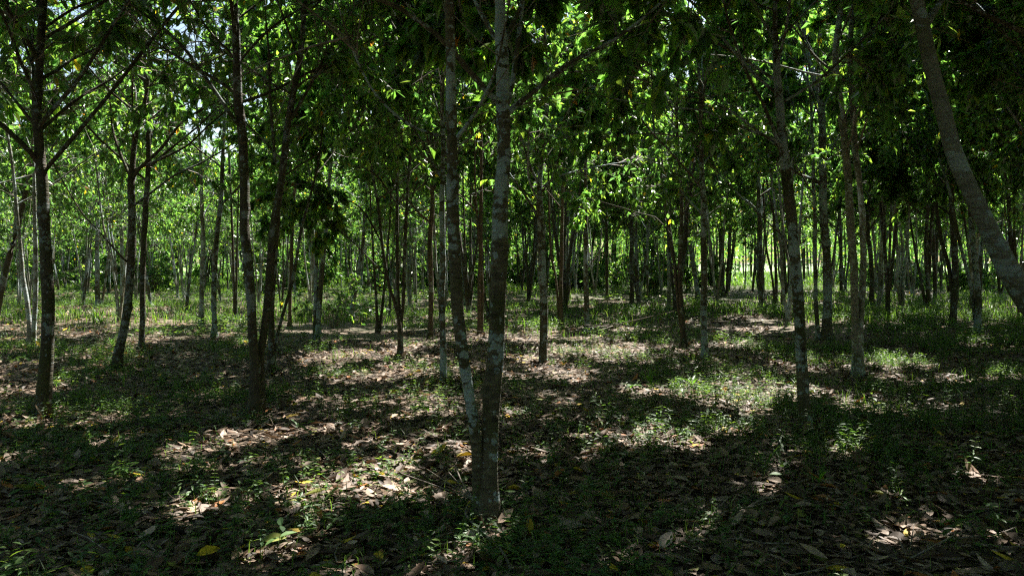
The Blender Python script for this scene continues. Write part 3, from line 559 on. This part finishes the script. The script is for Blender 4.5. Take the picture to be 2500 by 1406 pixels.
mid(2390, 815, 'grey-edged tree with several stems, right of the sinuous dark tree', [(2388, 815, 19), (2386, 698, 16), (2375, 588, 14), (2370, 500, 13), (2366, 400, 10)], [(2388, 806, 10), (2396, 620, 10), (2402, 560, 8)], [(2386, 806, 10), (2370, 702, 9), (2337, 566, 9), (2322, 480, 7)], short='the many-stemmed tree at right', dens=2.4)
mid(2268, 748, 'dark pair of close stems with a third leaning left, left of the sinuous dark tree', [(2268, 748, 11), (2262, 632, 10), (2264, 520, 9)], [(2266, 746, 10), (2270, 600, 9), (2280, 500, 8)], [(2262, 742, 8), (2238, 632, 7), (2226, 560, 6)], bark=M_BARK2, dens=1.5, short='the dark close pair')
mid(2130, 740, 'wavy black trunk immediately right of the pale twin-stemmed tree', [(2130, 740, 13), (2127, 650, 12), (2119, 544, 11), (2124, 430, 9)], bark=M_BARK2, dens=1.5)
mid(2218, 706, 'thin dark trunk between the wavy black trunk and the dark close pair', [(2218, 706, 9), (2216, 632, 9), (2212, 540, 8)], bark=M_BARK2, dens=1.5)
mid(2054, 722, 'straight black trunk seen between the Y-topped tree and the pale twin-stemmed tree', [(2054, 722, 10), (2053, 610, 9), (2050, 500, 8)], bark=M_BARK2, dens=1.3)
mid(2428, 712, 'dark stem seen under the arch of the steeply leaning trunk', [(2428, 712, 8), (2424, 620, 8), (2422, 520, 7)], bark=M_BARK2, dens=1.5)

# --- trees added just outside the picture to shade the floor in view, and the deep rows
HX = np.array(HERO_XY)
def in_view(x, y, m=0.0): return y > 0.5 and abs(x) < .637 * y + m
extra = []
pts_all = list(map(tuple, HX))
def far_enough(x, y, d, pts): return min((x - a) ** 2 + (y - b) ** 2 for a, b in pts) > d * d
for gy in np.arange(-5.2, 27, 2.9):
    for gx in np.arange(-20, 26, 2.9):
        x = gx + U(-.6, .6); y = gy + U(-.6, .6)
        if in_view(x, y, .35): continue
        if y > 0 and (x < -(.637 * y + 5.0) or x > .637 * y + 8): continue
        if y <= 0 and abs(x) > 5.5: continue
        if math.hypot(x, y) < 2.0 or not far_enough(x, y, 1.7, pts_all): continue
        extra.append((x, y)); pts_all.append((x, y))
extra += [(5.85, 8.7), (4.5, 6.1), (7.8, 11.6), (9.3, 14.1)]  # trees put in outside the right edge to shade open floor
for k, (x, y) in enumerate(extra):
    z = float(gz(x, y)); r0 = U(.05, .075); lx, ly = U(-.05, .05, 2)
    S = [[x, y, z - .04, r0], [x + lx, y + ly, 1.2, r0 * .9], [x + 2 * lx, y + 2 * ly, 2.6, r0 * .8], [x + 3 * lx, y + 2 * ly, 4.2, r0 * .6]]
    side = 'right' if x > 0 else 'left'
    tree((x, y, z), [S], [], f'plantation tree added for shade beyond the {side} side of the picture', f'trees added for shade just beyond the {side} of the picture', 900 + k,
         lod=0, sides=8, n_limb=15, limb_len=4.2 if k >= len(extra) - 4 else 2.9, dens=1.9 if x > 0 else 1.3, low=2.6, knots=0)

# --- deep rows: a few kinds, copied with their parts
def proto(seed, nst, dens, bark, low, H):
    r_ = np.random.default_rng(seed); st = []
    for k in range(nst):
        a = r_.uniform(0, 6.28); sp = .13 if nst > 1 else .02; r0 = r_.uniform(.045, .065) / (1 if nst == 1 else 1.25)
        st.append([[0, 0, -.05, r0]] + [[math.cos(a) * sp * h + r_.normal(0, .03), math.sin(a) * sp * h + r_.normal(0, .03), h, r0 * (1 - .1 * h)] for h in (.8, 1.8, 3.0, 4.4)])
    return tree((0, 0, 0), st, [], 'x', 'x', seed, lod=0, sides=6, n_limb=10, dens=dens, low=low, H=H, knots=0, bark=bark)
_keep_patches = PA; PA = np.zeros((0, 6))
PROTOS = [proto(s, n, d * 2.0, b, lo + .1, h) for s, n, d, b, lo, h in ((301, 1, .5, M_BARK, 2.3, 8), (302, 4, .5, M_BARK2, 2.0, 7.6), (303, 3, .45, M_BARK3, 2.6, 8.6), (304, 5, .5, M_BARK, 1.8, 7.4),
          (305, 3, .5, M_BARK2, 2.2, 8.2), (306, 3, .45, M_BARK3, 2.4, 8.0), (307, 4, .55, M_BARK2, 1.6, 7.2), (308, 3, .3, M_BARK3, 2.3, 6.0), (309, 2, .3, M_BARK, 2.4, 5.6))]
PA = _keep_patches
# merge the twenty-odd limbs of each copied kind into its trunk: too small in the picture to show
for pr in PROTOS:
    tr = [c for c in pr.children if c.name.startswith(('trunk', 'stem'))][0]; rest = [c for c in pr.children if c.name.startswith(('limb', 'stem')) and c is not tr]
    import bmesh
    bm = bmesh.new(); bm.from_mesh(tr.data)
    for c in rest: bm.from_mesh(c.data)
    me = bpy.data.meshes.new('trunk'); bm.to_mesh(me); bm.free(); me.materials.append(tr.data.materials[0]); tr.data = me; tr.name = 'trunk'
    for c in rest: bpy.data.objects.remove(c, do_unlink=True)
used = set()
def place(k, x, y, label, group, s=1.0):
    pr = PROTOS[k]
    if k not in used: used.add(k); r = pr
    else:
        r = pr.copy(); COL.objects.link(r)
        for ch in list(pr.children):
            c = ch.copy(); COL.objects.link(c); c.parent = r
    r.name = 'tree'
    r.location = (x, y, float(gz(x, y)) * math.exp(-max(0, math.hypot(x, y) - 40) / 30)); r.rotation_euler = (0, 0, U(0, 6.28)); r.scale = (s, s, s * U(.95, 1.1))
    tag(r, label, 'tree', group)
shorts = [(u, s) for (u, Y, s) in HERO_TAGS if s]
deep = []
for gy in np.arange(20, 66, 2.75):
    for gx in np.arange(-46, 47, 2.75):
        x = gx + U(-.8, .8) + (gy % 5.8) * .2; y = gy + U(-.8, .8)
        if not in_view(x, y, 1.0) or len(deep) > 248: continue
        lim = EDGE + 3 * math.sin(x * .2) + (9 if x < -14 else 0) - (8 if 13 < x < 24 else 0)
        if y > lim or not far_enough(x, y, 1.7, pts_all): continue
        if y < 25 and U() < .2: continue
        deep.append((x, y)); pts_all.append((x, y))
print('deep', len(deep), 'extra', len(extra), 'heroes', len(HX))
for (x, y) in deep:
    u = 1250 + F * x / y; s = min(shorts, key=lambda q: abs(q[0] - u)); side = 'left' if u < s[0] else 'right'
    ring = 'slim tree' if y < 38 else 'tiny far tree'
    lab = f'{ring} behind {s[1][4:]}, {side}'
    pk = int(rng.integers(7, 9)) if (x < -2 and y < 44 and U() < .75) else int(rng.integers(0, 7))
    place(pk, x, y, lab, lab.replace('tree', 'trees', 1), U(.68, .98) if x < -3 else U(.9, 1.2))
# farthest rows: countless hair-thin trunks that read as one mass
a = Acc(); k = 0
while k < 420:
    y = U(50, 88); x = U(-.66, .66) * y; u = 1250 + F * x / y
    if (1700 < u < 2000 or 2245 < u < 2335 or 455 < u < 560) and U() < .55: continue
    k += 1; h = U(6, 9); r0 = U(.03, .06); lx = U(-.5, .5)
    for q in range(int(rng.integers(1, 4))):
        lq = lx + U(-.5, .5); tubes(a, np.array([[[x, y, -.05], [x + lq * .3, y, h * .35], [x + lq, y, h * .85]]]), np.array([[r0, r0 * .8, r0 * .3]]), 4, mat=1)
    n = 300; d = nrm(rng.normal(0, 1, (n, 3))) * (rng.random((n, 1)) ** .4); zc = U(.52, .62)
    p = np.array([x + lx * .6, y, h * zc]) + d * [1.7, 1.7, h * .36] + rng.normal(0, .2, (n, 3)); L = U(.16, .3, n)
    leaves(a, p, rng.normal(0, 1, (n, 3)) - [0, 0, .5], rng.normal(0, .6, (n, 3)) + [0, 0, 1], L, L * .5, .2, .3, leaf_cols(n, rng), 0)
tag(a.build('farthest_rows', [M_LEAF, M_BARK2]), 'farthest crowded plantation rows before the sunny clearing', 'wood', kind='stuff')

# the plantation goes on behind and beside the viewer: one unseen mass, added to shut out the low sky
a = Acc(); m_ = 0
while m_ < 230:
    cx = U(-48, 48); cy_ = U(-20, 58)
    if in_view(cx, cy_, 10.5) or math.hypot(cx, cy_ - 3) < 10.5: continue
    m_ += 1; hh = U(7.5, 9.5); n = 700; d = nrm(rng.normal(0, 1, (n, 3))) * (rng.random((n, 1)) ** .4)
    p = np.array([cx, cy_, hh * .55]) + d * [2.3, 2.3, hh * .47] + rng.normal(0, .2, (n, 3)); L = U(.22, .42, n)
    leaves(a, p, rng.normal(0, 1, (n, 3)) - [0, 0, .5], rng.normal(0, .6, (n, 3)) + [0, 0, 1], L, L * .5, .2, .3, leaf_cols(n, rng), 0)
    tubes(a, np.array([[[cx, cy_, 0], [cx + .1, cy_, hh * .4], [cx, cy_, hh * .8]]]), np.array([[.07, .06, .03]]), 5, mat=1)
tag(a.build('sky_screen_plantation', [M_LEAF, M_TWIG]), 'unseen plantation mass added behind and beside the view to block low sky', 'wood', kind='stuff')

# dark shrubs standing along the far edge of the plantation
def shrub_proto(seed, h):
    r_ = np.random.default_rng(seed); root = empty('shrub', (0, 0, 0)); P = np.array([make_limb_curve(r_, (r_.normal(0, .1), r_.normal(0, .1), 0), k * 2.4, math.radians(r_.uniform(35, 80)), h * r_.uniform(.7, 1.1), 7, -.3) for k in range(14)])
    st = Acc(); tubes(st, P, np.tile(np.linspace(.016, .005, 7), (14, 1)), 4); st.build('stem', M_TWIG, root, True)
    a = Acc(); foliage(a, P, r_, 6, 4, 12, 0, carve=False, start=.1, leafL=(.1, .2), sec_len=(.3, .7)); a.build('foliage', [M_LEAF, M_TWIG], root); return root
SH = [shrub_proto(71, 1.9), shrub_proto(72, 2.6), shrub_proto(73, 1.4)]; n_sh = 0
for k in range(150):
    y = U(40, 66); x = U(-.62, .62) * y; u = 1250 + F * x / y
    if (1680 < u < 2010 or 2240 < u < 2340 or 440 < u < 640) and U() < .93: continue
    if u > 700 and U() < .35 or n_sh >= 60: continue
    pr = SH[n_sh % 3]
    if n_sh < 3: r = pr
    else:
        r = pr.copy(); COL.objects.link(r)
        for ch in list(pr.children): c = ch.copy(); COL.objects.link(c); c.parent = r
    n_sh += 1; r.location = (x, y, 0); r.rotation_euler = (0, 0, U(0, 6.28)); q = U(.8, 1.35); r.scale = (q, q, q * U(.8, 1.1))
    sd = min(shorts, key=lambda q: abs(q[0] - u)); tag(r, f'dark leafy shrub at the far edge, behind {sd[1][4:]}', 'shrub', f'shrubs behind {sd[1][4:]}')

# the wood on the other side of the clearing: one far mass of foliage
a = Acc()
for k in range(150):
    cx = U(-105, 105); cy_ = U(100, 140); hh = U(7, 15); rr = U(2.2, 4.2); n = 620
    d = nrm(rng.normal(0, 1, (n, 3))) * (rng.random((n, 1)) ** .4); p = np.array([cx, cy_, hh * .52]) + d * [rr, rr, hh * .52] + rng.normal(0, .25, (n, 3))
    L = U(.35, .7, n); leaves(a, p, rng.normal(0, 1, (n, 3)) - [0, 0, .5], rng.normal(0, .6, (n, 3)) + [0, 0, 1], L, L * .5, .2, .3, leaf_cols(n, rng, U(.7, 1.3)), 0)
    tubes(a, np.array([[[cx, cy_, 0], [cx + .2, cy_, hh * .4], [cx, cy_, hh * .8]]]), np.array([[.14, .1, .05]]), 5, mat=1)
tag(a.build('far_wood', [M_LEAF, M_TWIG]), 'dense green wood on the other side of the sunny clearing', 'wood', kind='stuff')

# ------------------------------------------------------------------ forest floor
def scatter(n, y0, y1, m=.4):
    """random floor points inside the view wedge, uniform per square metre"""
    y = np.sqrt(U(y0 ** 2, y1 ** 2, n)); x = U(-1, 1, n) * (.66 * y + m); return x, y
def flat_frame(n, tilt):
    a = U(0, 6.283, n); D = np.stack([np.cos(a), np.sin(a), rng.normal(0, tilt, n)], 1); N_ = nrm(np.stack([rng.normal(0, tilt, n), rng.normal(0, tilt, n), np.ones(n)], 1)); return D, N_
BROWN = np.array([(.27, .19, .135), (.36, .27, .21), (.19, .12, .08), (.14, .09, .055), (.44, .34, .28), (.23, .165, .125), (.10, .065, .042)])
def litter_cols(n):
    c = BROWN[rng.integers(0, len(BROWN), n)] * (.35 + 1.05 * rng.random((n, 1)) ** 1.8) * [1, .97, .92]; q = rng.random(n)
    c[q < .02] = np.array([.55, .38, .03]); c[(q > .02) & (q < .045)] = np.array([.36, .14, .04]); c[(q > .045) & (q < .07)] = np.array([.22, .24, .05]); return c
a = Acc()
for (n, y0, y1, lod, Lr) in ((30000, 2.2, 8, 2, (.05, .165)), (34000, 8, 16, 1, (.06, .16)), (34000, 16, 30, 0, (.10, .2)), (26000, 30, 58, 0, (.14, .28))):
    x, y = scatter(n, y0, y1); keep = np.ones(n, bool) if y0 < 16 else vnoise(x, y, 3.0, 9) > .35
    x, y = x[keep], y[keep]; n = len(x); D, N_ = flat_frame(n, .13); L = U(*Lr, n) * np.where(rng.random(n) < .35, .5, 1)
    z = gz(x, y) + rng.random(n) ** 1.5 * .035 + .008
    leaves(a, np.stack([x, y, z], 1), D, N_, L, L * U(.36, .55, n), rng.normal(.04, .20, n), rng.normal(.08, .34, n), litter_cols(n), lod)
for (hx, hy) in HERO_XY:
    if hy > 16 or hy < 3: continue
    n = 60; an = U(0, 6.28, n); rr = .07 + np.abs(rng.normal(0, .12, n)); x = hx + np.cos(an) * rr; y = hy + np.sin(an) * rr; L = U(.06, .14, n)
    D = np.stack([-np.cos(an) * .6 + rng.normal(0, .5, n), -np.sin(an) * .6 + rng.normal(0, .5, n), U(-.1, .45, n)], 1)
    leaves(a, np.stack([x, y, gz(x, y) + .02 + .07 * np.exp(-rr / .1) * rng.random(n)], 1), D, np.stack([rng.normal(0, .4, n), rng.normal(0, .4, n), np.ones(n)], 1), L, L * U(.4, .55, n), rng.normal(0, .35, n), .4, litter_cols(n), 2 if hy < 8 else 1)
tag(a.build('leaf_litter', M_DEAD), 'thick layer of curled brown and buff fallen leaves over the forest floor', 'leaf litter', kind='stuff')

a = Acc()                                                       # dead twigs lying in the litter
n = 2600; x, y = scatter(n, 2.3, 18); an = U(0, 3.14, n); L = U(.1, .55, n); z = gz(x, y) + U(.015, .06, n)
t = np.linspace(-.5, .5, 4)[None]
P = np.stack([x[:, None] + np.cos(an)[:, None] * L[:, None] * t, y[:, None] + np.sin(an)[:, None] * L[:, None] * t, z[:, None] + rng.normal(0, .012, (n, 4))], -1); P[..., :2] += rng.normal(0, .012, (n, 4, 2))
tubes(a, P, U(.0015, .005, n)[:, None] * np.array([1, .9, .8, .5])[None], 4)
tag(a.build('twig_litter', M_TWIG), 'thin dry twigs scattered over the fallen leaves', 'twigs', kind='stuff')

HG = np.array([(.065, .125, .04), (.09, .16, .05), (.05, .10, .04), (.075, .135, .06), (.12, .18, .05)])
def herbs(acc, x, y, hh, k, Ls, lod=0, wide=.38):
    """upright herbs with opposite leaves"""
    n = len(x); base = np.stack([x, y, gz(x, y)], 1); lean = rng.normal(0, .22, (n, 3)); lean[:, 2] = 1; lean = nrm(lean); g = np.linspace(0, 1, 3)[None, :, None]
    st = base[:, None] + lean[:, None] * hh[:, None, None] * g
    tubes(acc, st, np.tile(np.array([.0022, .0018, .001]), (n, 1)), 3, (.07, .12, .03))
    for j in range(k):
        f = (j + 1) / k; a0 = U(0, 6.28, n) + j * 1.57; p = base + lean * (hh * (.25 + .75 * f))[:, None]; c = HG[rng.integers(0, len(HG), n)] * U(.7, 1.3, (n, 1))
        for sgn in (0, math.pi):
            D = np.stack([np.cos(a0 + sgn), np.sin(a0 + sgn), U(-.25, .6, n)], 1); Ln = Ls * U(.7, 1.3, n) * (1.15 - .4 * f)
            leaves(acc, p, D, nrm(np.stack([rng.normal(0, .3, n), rng.normal(0, .3, n), np.ones(n)], 1)), Ln, Ln * wide, .2, .25, c, lod)
def gdens(x, y):
    """how green the floor is: patchy, thick on the left-middle and right, thin in the middle foreground"""
    u = 1250 + F * x / y; v = HOR + F * CH / y
    g = .32 + .5 * np.exp(-((u - 350) / 400) ** 2 - ((v - 960) / 110) ** 2) + .6 * np.exp(-((u - 2250) / 380) ** 2 - ((v - 990) / 150) ** 2) + .12 * np.exp(-((u - 1700) / 250) ** 2 - ((v - 990) / 60) ** 2)
    g -= .20 * np.exp(-((u - 900) / 500) ** 2 - ((v - 1150) / 130) ** 2)
    g += .3 * np.exp(-((u - 1250) / 350) ** 2 - ((v - 1330) / 80) ** 2) + .35 * (v < 860)
    return g
def patchy(n, y0, y1, sc_, o, k=1.0):
    x, y = scatter(n, y0, y1); q = vnoise(x, y, sc_, o) * .6 + vnoise(x, y, sc_ * 3.7, o + 1) * .4
    m = rng.random(n) < gdens(x, y) * k * np.clip((q - .43) * 6.5, 0, 1.3); return x[m], y[m]
a = Acc()
x, y = patchy(2600, 2.4, 9, .7, 8); herbs(a, x, y, U(.14, .32, len(x)), 6, U(.03, .07, len(x)), 1, .3)
x, y = patchy(1500, 2.6, 11, .9, 21); herbs(a, x, y, U(.05, .16, len(x)), 2, U(.05, .10, len(x)), 2, .48)
x, y = patchy(12500, 2.4, 8, .5, 3); herbs(a, x, y, U(.04, .17, len(x)), 4, U(.022, .062, len(x)), 1, .42)
x, y = patchy(24000, 8, 16, .8, 4); herbs(a, x, y, U(.06, .22, len(x)), 4, U(.03, .06, len(x)))
x, y = patchy(16000, 16, 30, 1.5, 5); herbs(a, x, y, U(.08, .28, len(x)), 3, U(.06, .11, len(x)))
x, y = patchy(14000, 30, 58, 3, 6); herbs(a, x, y, U(.12, .4, len(x)), 3, U(.1, .2, len(x)))
tag(a.build('ground_herbs', M_HERB), 'low green herbs and seedlings growing up through the dead leaves', 'ground cover', kind='stuff')

def blades(acc, x, y, hh, w0):
    n = len(x); b = np.stack([x, y, gz(x, y)], 1); an = U(0, 6.28, n); out = np.stack([np.cos(an), np.sin(an), np.zeros(n)], 1)
    side = np.stack([-np.sin(an), np.cos(an), np.zeros(n)], 1); ln = U(.15, .8, n)[:, None]; h_ = hh[:, None]; w_ = w0[:, None]; up = np.array([0, 0, 1.])
    p1 = b + up * h_ * .55 + out * h_ * ln * .3; p2 = b + up * h_ * (.95 - .2 * ln) + out * h_ * ln
    V = np.stack([b - side * w_, b + side * w_, p1 - side * w_ * .8, p1 + side * w_ * .8, p2], 1)
    acc.add(V, [(0, 1, 3, 2), (2, 3, 4)], HG[rng.integers(0, len(HG), n)] * U(.7, 1.4, (n, 1)))
a = Acc()
x, y = patchy(24000, 2.4, 9, .6, 13); blades(a, x, y, U(.04, .16, len(x)), U(.0012, .0035, len(x)))
x, y = patchy(22000, 9, 22, 1.2, 14, .9); blades(a, x, y, U(.06, .24, len(x)), U(.002, .005, len(x)))
x, y = patchy(110000, 20, 62, 4, 15, 1.9); blades(a, x, y, U(.12, .42, len(x)), U(.005, .012, len(x)))
tag(a.build('forest_grass', M_HERB), 'thin green grass among the trees, thickest in the middle distance', 'grass', kind='stuff')
a = Acc(); n = 60000; y = np.sqrt(U((EDGE - 4) ** 2, 105 ** 2, n)); x = U(-1, 1, n) * .68 * y; blades(a, x, y, U(.2, .7, n), U(.02, .05, n))
tag(a.build('meadow_grass', M_HERB), 'sunlit long grass of the clearing beyond the last trees', 'grass', kind='stuff')

# ------------------------------------------------------------------ single plants and branches one can point at
def seedling(u, v, hpx, label, kind='broad', nleaf=5, Lpx=40, seed=1):
    r_ = np.random.default_rng(seed); g = gpt(u, v); Y = g[1]; h = hpx / F * Y; L = Lpx / F * Y; z = float(gz(g[0], g[1])); root = empty('seedling' if kind != 'tuft' else 'grassy_tuft', (g[0], g[1], z))
    tag(root, label, 'seedling' if kind != 'tuft' else 'plant', 'single seedlings and tufts on the forest floor')
    if kind != 'tuft':
        s = Acc(); P = np.array([[0, 0, -.01], [r_.normal(0, .01), 0, h * .5], [r_.normal(0, .02), 0, h * .95]]); tubes(s, P[None], np.array([[.004, .003, .002]]), 6, (.08, .11, .04)); s.build('stem', M_HERB, root, True)
    for k in range(nleaf):
        a = Acc(); az = k * 2.4 + seed; el = r_.uniform(-.3, .5) if kind == 'broad' else r_.uniform(.7, 1.4)
        D = np.array([[math.cos(az) * math.cos(el), math.sin(az) * math.cos(el), math.sin(el)]]); p = np.array([[0, 0, h * (.75 + .25 * k / nleaf) if kind != 'tuft' else 0]])
        c = np.array([[.07, .15, .03]]) * r_.uniform(.8, 1.5)
        N_ = np.array([[-D[0, 0] * .6, -D[0, 1] * .6, 1.0]])
        Lk = L * r_.uniform(.7, 1.15)
        leaves(a, p, D, N_, Lk, Lk * (.34 if kind == 'broad' else (.2 if kind == 'blade' else .09)), .3 if kind == 'broad' else .45, .25, c, 2); a.build('leaf', M_HERB, root)
seedling(1590, 985, 40, 'seedling with tall upright yellow-green blades at the left end of the brightest sun patch', 'blade', 4, 60, 3)
seedling(1690, 965, 30, 'dark broad-leaved seedling standing behind the middle of the brightest sun patch', 'blade', 3, 48, 5)
seedling(1545, 965, 20, 'small pale-leaved seedling left of the upright yellow-green blades', 'broad', 5, 34, 7)
seedling(1035, 1035, 38, 'seedling with broad glossy leaves left of the central foreground tree', 'broad', 6, 36, 9)
seedling(296, 1180, 32, 'star-shaped bright green seedling in the lower left sun patch', 'broad', 7, 44, 11)
seedling(302, 1150, 20, 'single tall dark blade rising behind the star-shaped seedling', 'blade', 1, 80, 13)
seedling(85, 1210, 30, 'drooping broad-leaved seedling near the lower left corner', 'broad', 5, 48, 15)
seedling(245, 795, 14, 'silvery spiky tuft in the left middle distance', 'tuft', 15, 38, 17)
seedling(272, 848, 12, 'second spiky tuft in front of the silvery one', 'tuft', 12, 34, 19)
seedling(1868, 1150, 30, 'thin bright grass-like sprout right of the centre foreground', 'tuft', 5, 70, 21)
seedling(455, 1085, 22, 'round dark seedling leaf cluster left of centre in the foreground', 'broad', 4, 42, 23)
seedling(310, 1290, 30, 'shaded dark green seedling in the lower left foreground', 'broad', 6, 40, 25)
seedling(1490, 1330, 34, 'shaded seedling with wide leaves in the lower middle foreground', 'broad', 6, 46, 27)
seedling(2000, 1210, 30, 'slender upright weed in the lower right foreground', 'blade', 5, 50, 29)
seedling(1610, 1130, 40, 'dark heart-leaved seedling just below the middle right sun patch', 'broad', 3, 48, 31)
seedling(2420, 1110, 24, 'pale-tipped spreading sprout near the right edge', 'tuft', 9, 50, 33)
seedling(60, 885, 14, 'bright two-leaved seedling at the foot of the pale double tree at far left', 'broad', 3, 26, 35)

def bush(u, v, hpx, wpx, label):
    r_ = np.random.default_rng(77); g = gpt(u, v); Y = g[1]; h = hpx / F * Y; ww = wpx / F * Y / 2; root = empty('bush', (g[0], g[1], 0)); tag(root, label, 'bush')
    L = []; s = Acc()
    for k in range(12):
        P = make_limb_curve(r_, (r_.normal(0, .05), r_.normal(0, .05), 0), k * 2.4, math.radians(r_.uniform(45, 80)), h * r_.uniform(.7, 1.05), 7, -.4); L.append(P)
    P = np.array(L); tubes(s, P, np.tile(np.linspace(.008, .003, 7), (12, 1)), 5); s.build('stem', M_TWIG, root, True)
    a = Acc(); foliage(a, P, r_, 3, 2.4, 6, 1, carve=False, leafL=(.09, .15), start=.25, droop=.5, tint=.9, sec_len=(.12, .3)); a.build('foliage', [M_LEAF, M_TWIG], root)
bush(812, 800, 130, 150, 'leafy bright green bush beside the brown twin tree, left of centre')

def branch(p0, p1, wpx, label, sub=3, seed=1, lift=.05):
    r_ = np.random.default_rng(seed); A, B = gpt(*p0), gpt(*p1); A[2] = gz(A[0], A[1]) + .03; B[2] = gz(B[0], B[1]) + .03 + lift
    P = np.array([A + (B - A) * t for t in np.linspace(0, 1, 6)]); L = np.linalg.norm(B - A); P[1:-1] += r_.normal(0, .03 * L, (4, 3)) * [1, 1, .25]; P[:, 2] = np.maximum(P[:, 2], .02)
    r0 = w2r(wpx, (A[1] + B[1]) / 2); c = P[0].copy(); root = empty('fallen_branch', tuple(c)); tag(root, label, 'branch', 'dead branches lying on the forest floor')
    a = Acc(); woody(a, np.concatenate([P, np.linspace(r0, r0 * .35, 6)[:, None]], 1), 7, .06, .8, False, r_); a.build('stick', M_TWIG, root, True, c)
    for k in range(sub):
        q = P[r_.integers(1, 5)]; d = nrm((B - A) / L + r_.normal(0, .7, 3)); d[2] = abs(d[2]) * .4; ll = L * r_.uniform(.2, .45)
        a = Acc(); Q = np.array([q + d * ll * t + [0, 0, .02 * t] for t in (0, .4, .8, 1)]); woody(a, np.concatenate([Q, np.array([r0 * .5, r0 * .4, r0 * .25, r0 * .15])[:, None]], 1), 5, .06, 0, False, r_); a.build('side_twig', M_TWIG, root, True, c)
branch((1250, 1402), (1115, 1190), 9, 'forked pale dead branch in front of the central foreground tree', 4, 2, .12)
branch((2500, 1228), (2380, 1222), 16, 'thick mossy log end lying at the lower right edge', 0, 4, 0)
branch((700, 1345), (1080, 1225), 7, 'long thin brown branch slanting across the lower left foreground', 1, 6, 0)
branch((380, 1406), (720, 1290), 6, 'dark branch lying below the long thin one, bottom left of centre', 2, 8, 0)
branch((2250, 985), (2480, 935), 8, 'dark fallen branch in the shade at the right edge', 3, 10, .06)
branch((2260, 1020), (2470, 985), 6, 'second dark branch just below the one at the right edge', 2, 12, .02)
branch((1500, 1385), (1240, 1330), 7, 'dark curved branch at the bottom right of the central tree', 2, 14, .02)
branch((1740, 830), (1990, 815), 5, 'long thin branch lying between the slim banded tree and the straight mottled tree', 4, 16, .06)
branch((1600, 800), (1420, 835), 5, 'tangled dead branch on the grass right of the lichened fan-topped tree', 6, 18, .35)
branch((2130, 815), (2400, 800), 6, 'dead branch lying in deep shade under the leaning trunk', 5, 20, .1)
branch((1860, 790), (1700, 800), 5, 'pale broken branch on the leaf litter behind the slim banded tree', 5, 22, .12)
branch((1250, 820), (1110, 840), 4, 'thin bent branch on the floor between the central stems and the fan-topped tree', 3, 24, .25)
branch((560, 1040), (690, 1060), 6, 'reddish-brown sticks at the foot of the knobbly forked tree', 4, 26, .02)
branch((1690, 1290), (1900, 1240), 5, 'thin dark twiggy branch in the lower right foreground', 4, 28, .04)
branch((2120, 1406), (2480, 1330), 8, 'dark branch lying along the bottom right corner', 4, 30, .03)
branch((0, 795), (60, 775), 5, 'short pale stick at the far left edge', 1, 32, .04)
def big_leaf(u, v, Lpx, az, col, label, bend=.2):
    g = gpt(u, v); L = Lpx / F * g[1]; a = Acc(); c = (g[0], g[1], float(gz(g[0], g[1])) + .05)
    leaves(a, np.zeros((1, 3)), np.array([[math.cos(az), math.sin(az), .25]]), np.array([[.1, -.5, 1.]]), L, L * .55, bend, .35, np.array([col]), 2)
    o = a.build('fallen_leaf', M_DEAD); o.location = c; tag(o, label, 'leaf', 'big fallen leaves on top of the litter')
big_leaf(480, 1385, 60, .6, (.62, .42, .02), 'bright yellow fallen leaf at the bottom left of the picture')
big_leaf(640, 1345, 58, .1, (.30, .32, .08), 'olive-green fallen leaf with dark veins right of the yellow leaf')
big_leaf(1135, 1325, 62, .4, (.50, .40, .33), 'large pale buff leaf in front of the central tree, lit by sun')
big_leaf(1215, 1290, 50, .7, (.48, .34, .26), 'pinkish curled leaf leaning at the foot of the central tree', -.4)
big_leaf(1360, 1300, 66, 0., (.34, .26, .22), 'large dull brown leaf in shade right of the central tree')
big_leaf(2050, 1362, 22, .5, (.60, .44, .03), 'small yellow leaf near the bottom right')
big_leaf(785, 1285, 34, 2.2, (.40, .16, .04), 'upturned orange-brown leaf left of the central tree', -.5)
big_leaf(1610, 1355, 60, .9, (.42, .34, .29), 'large buff leaf propped up in the lower right foreground', -.3)
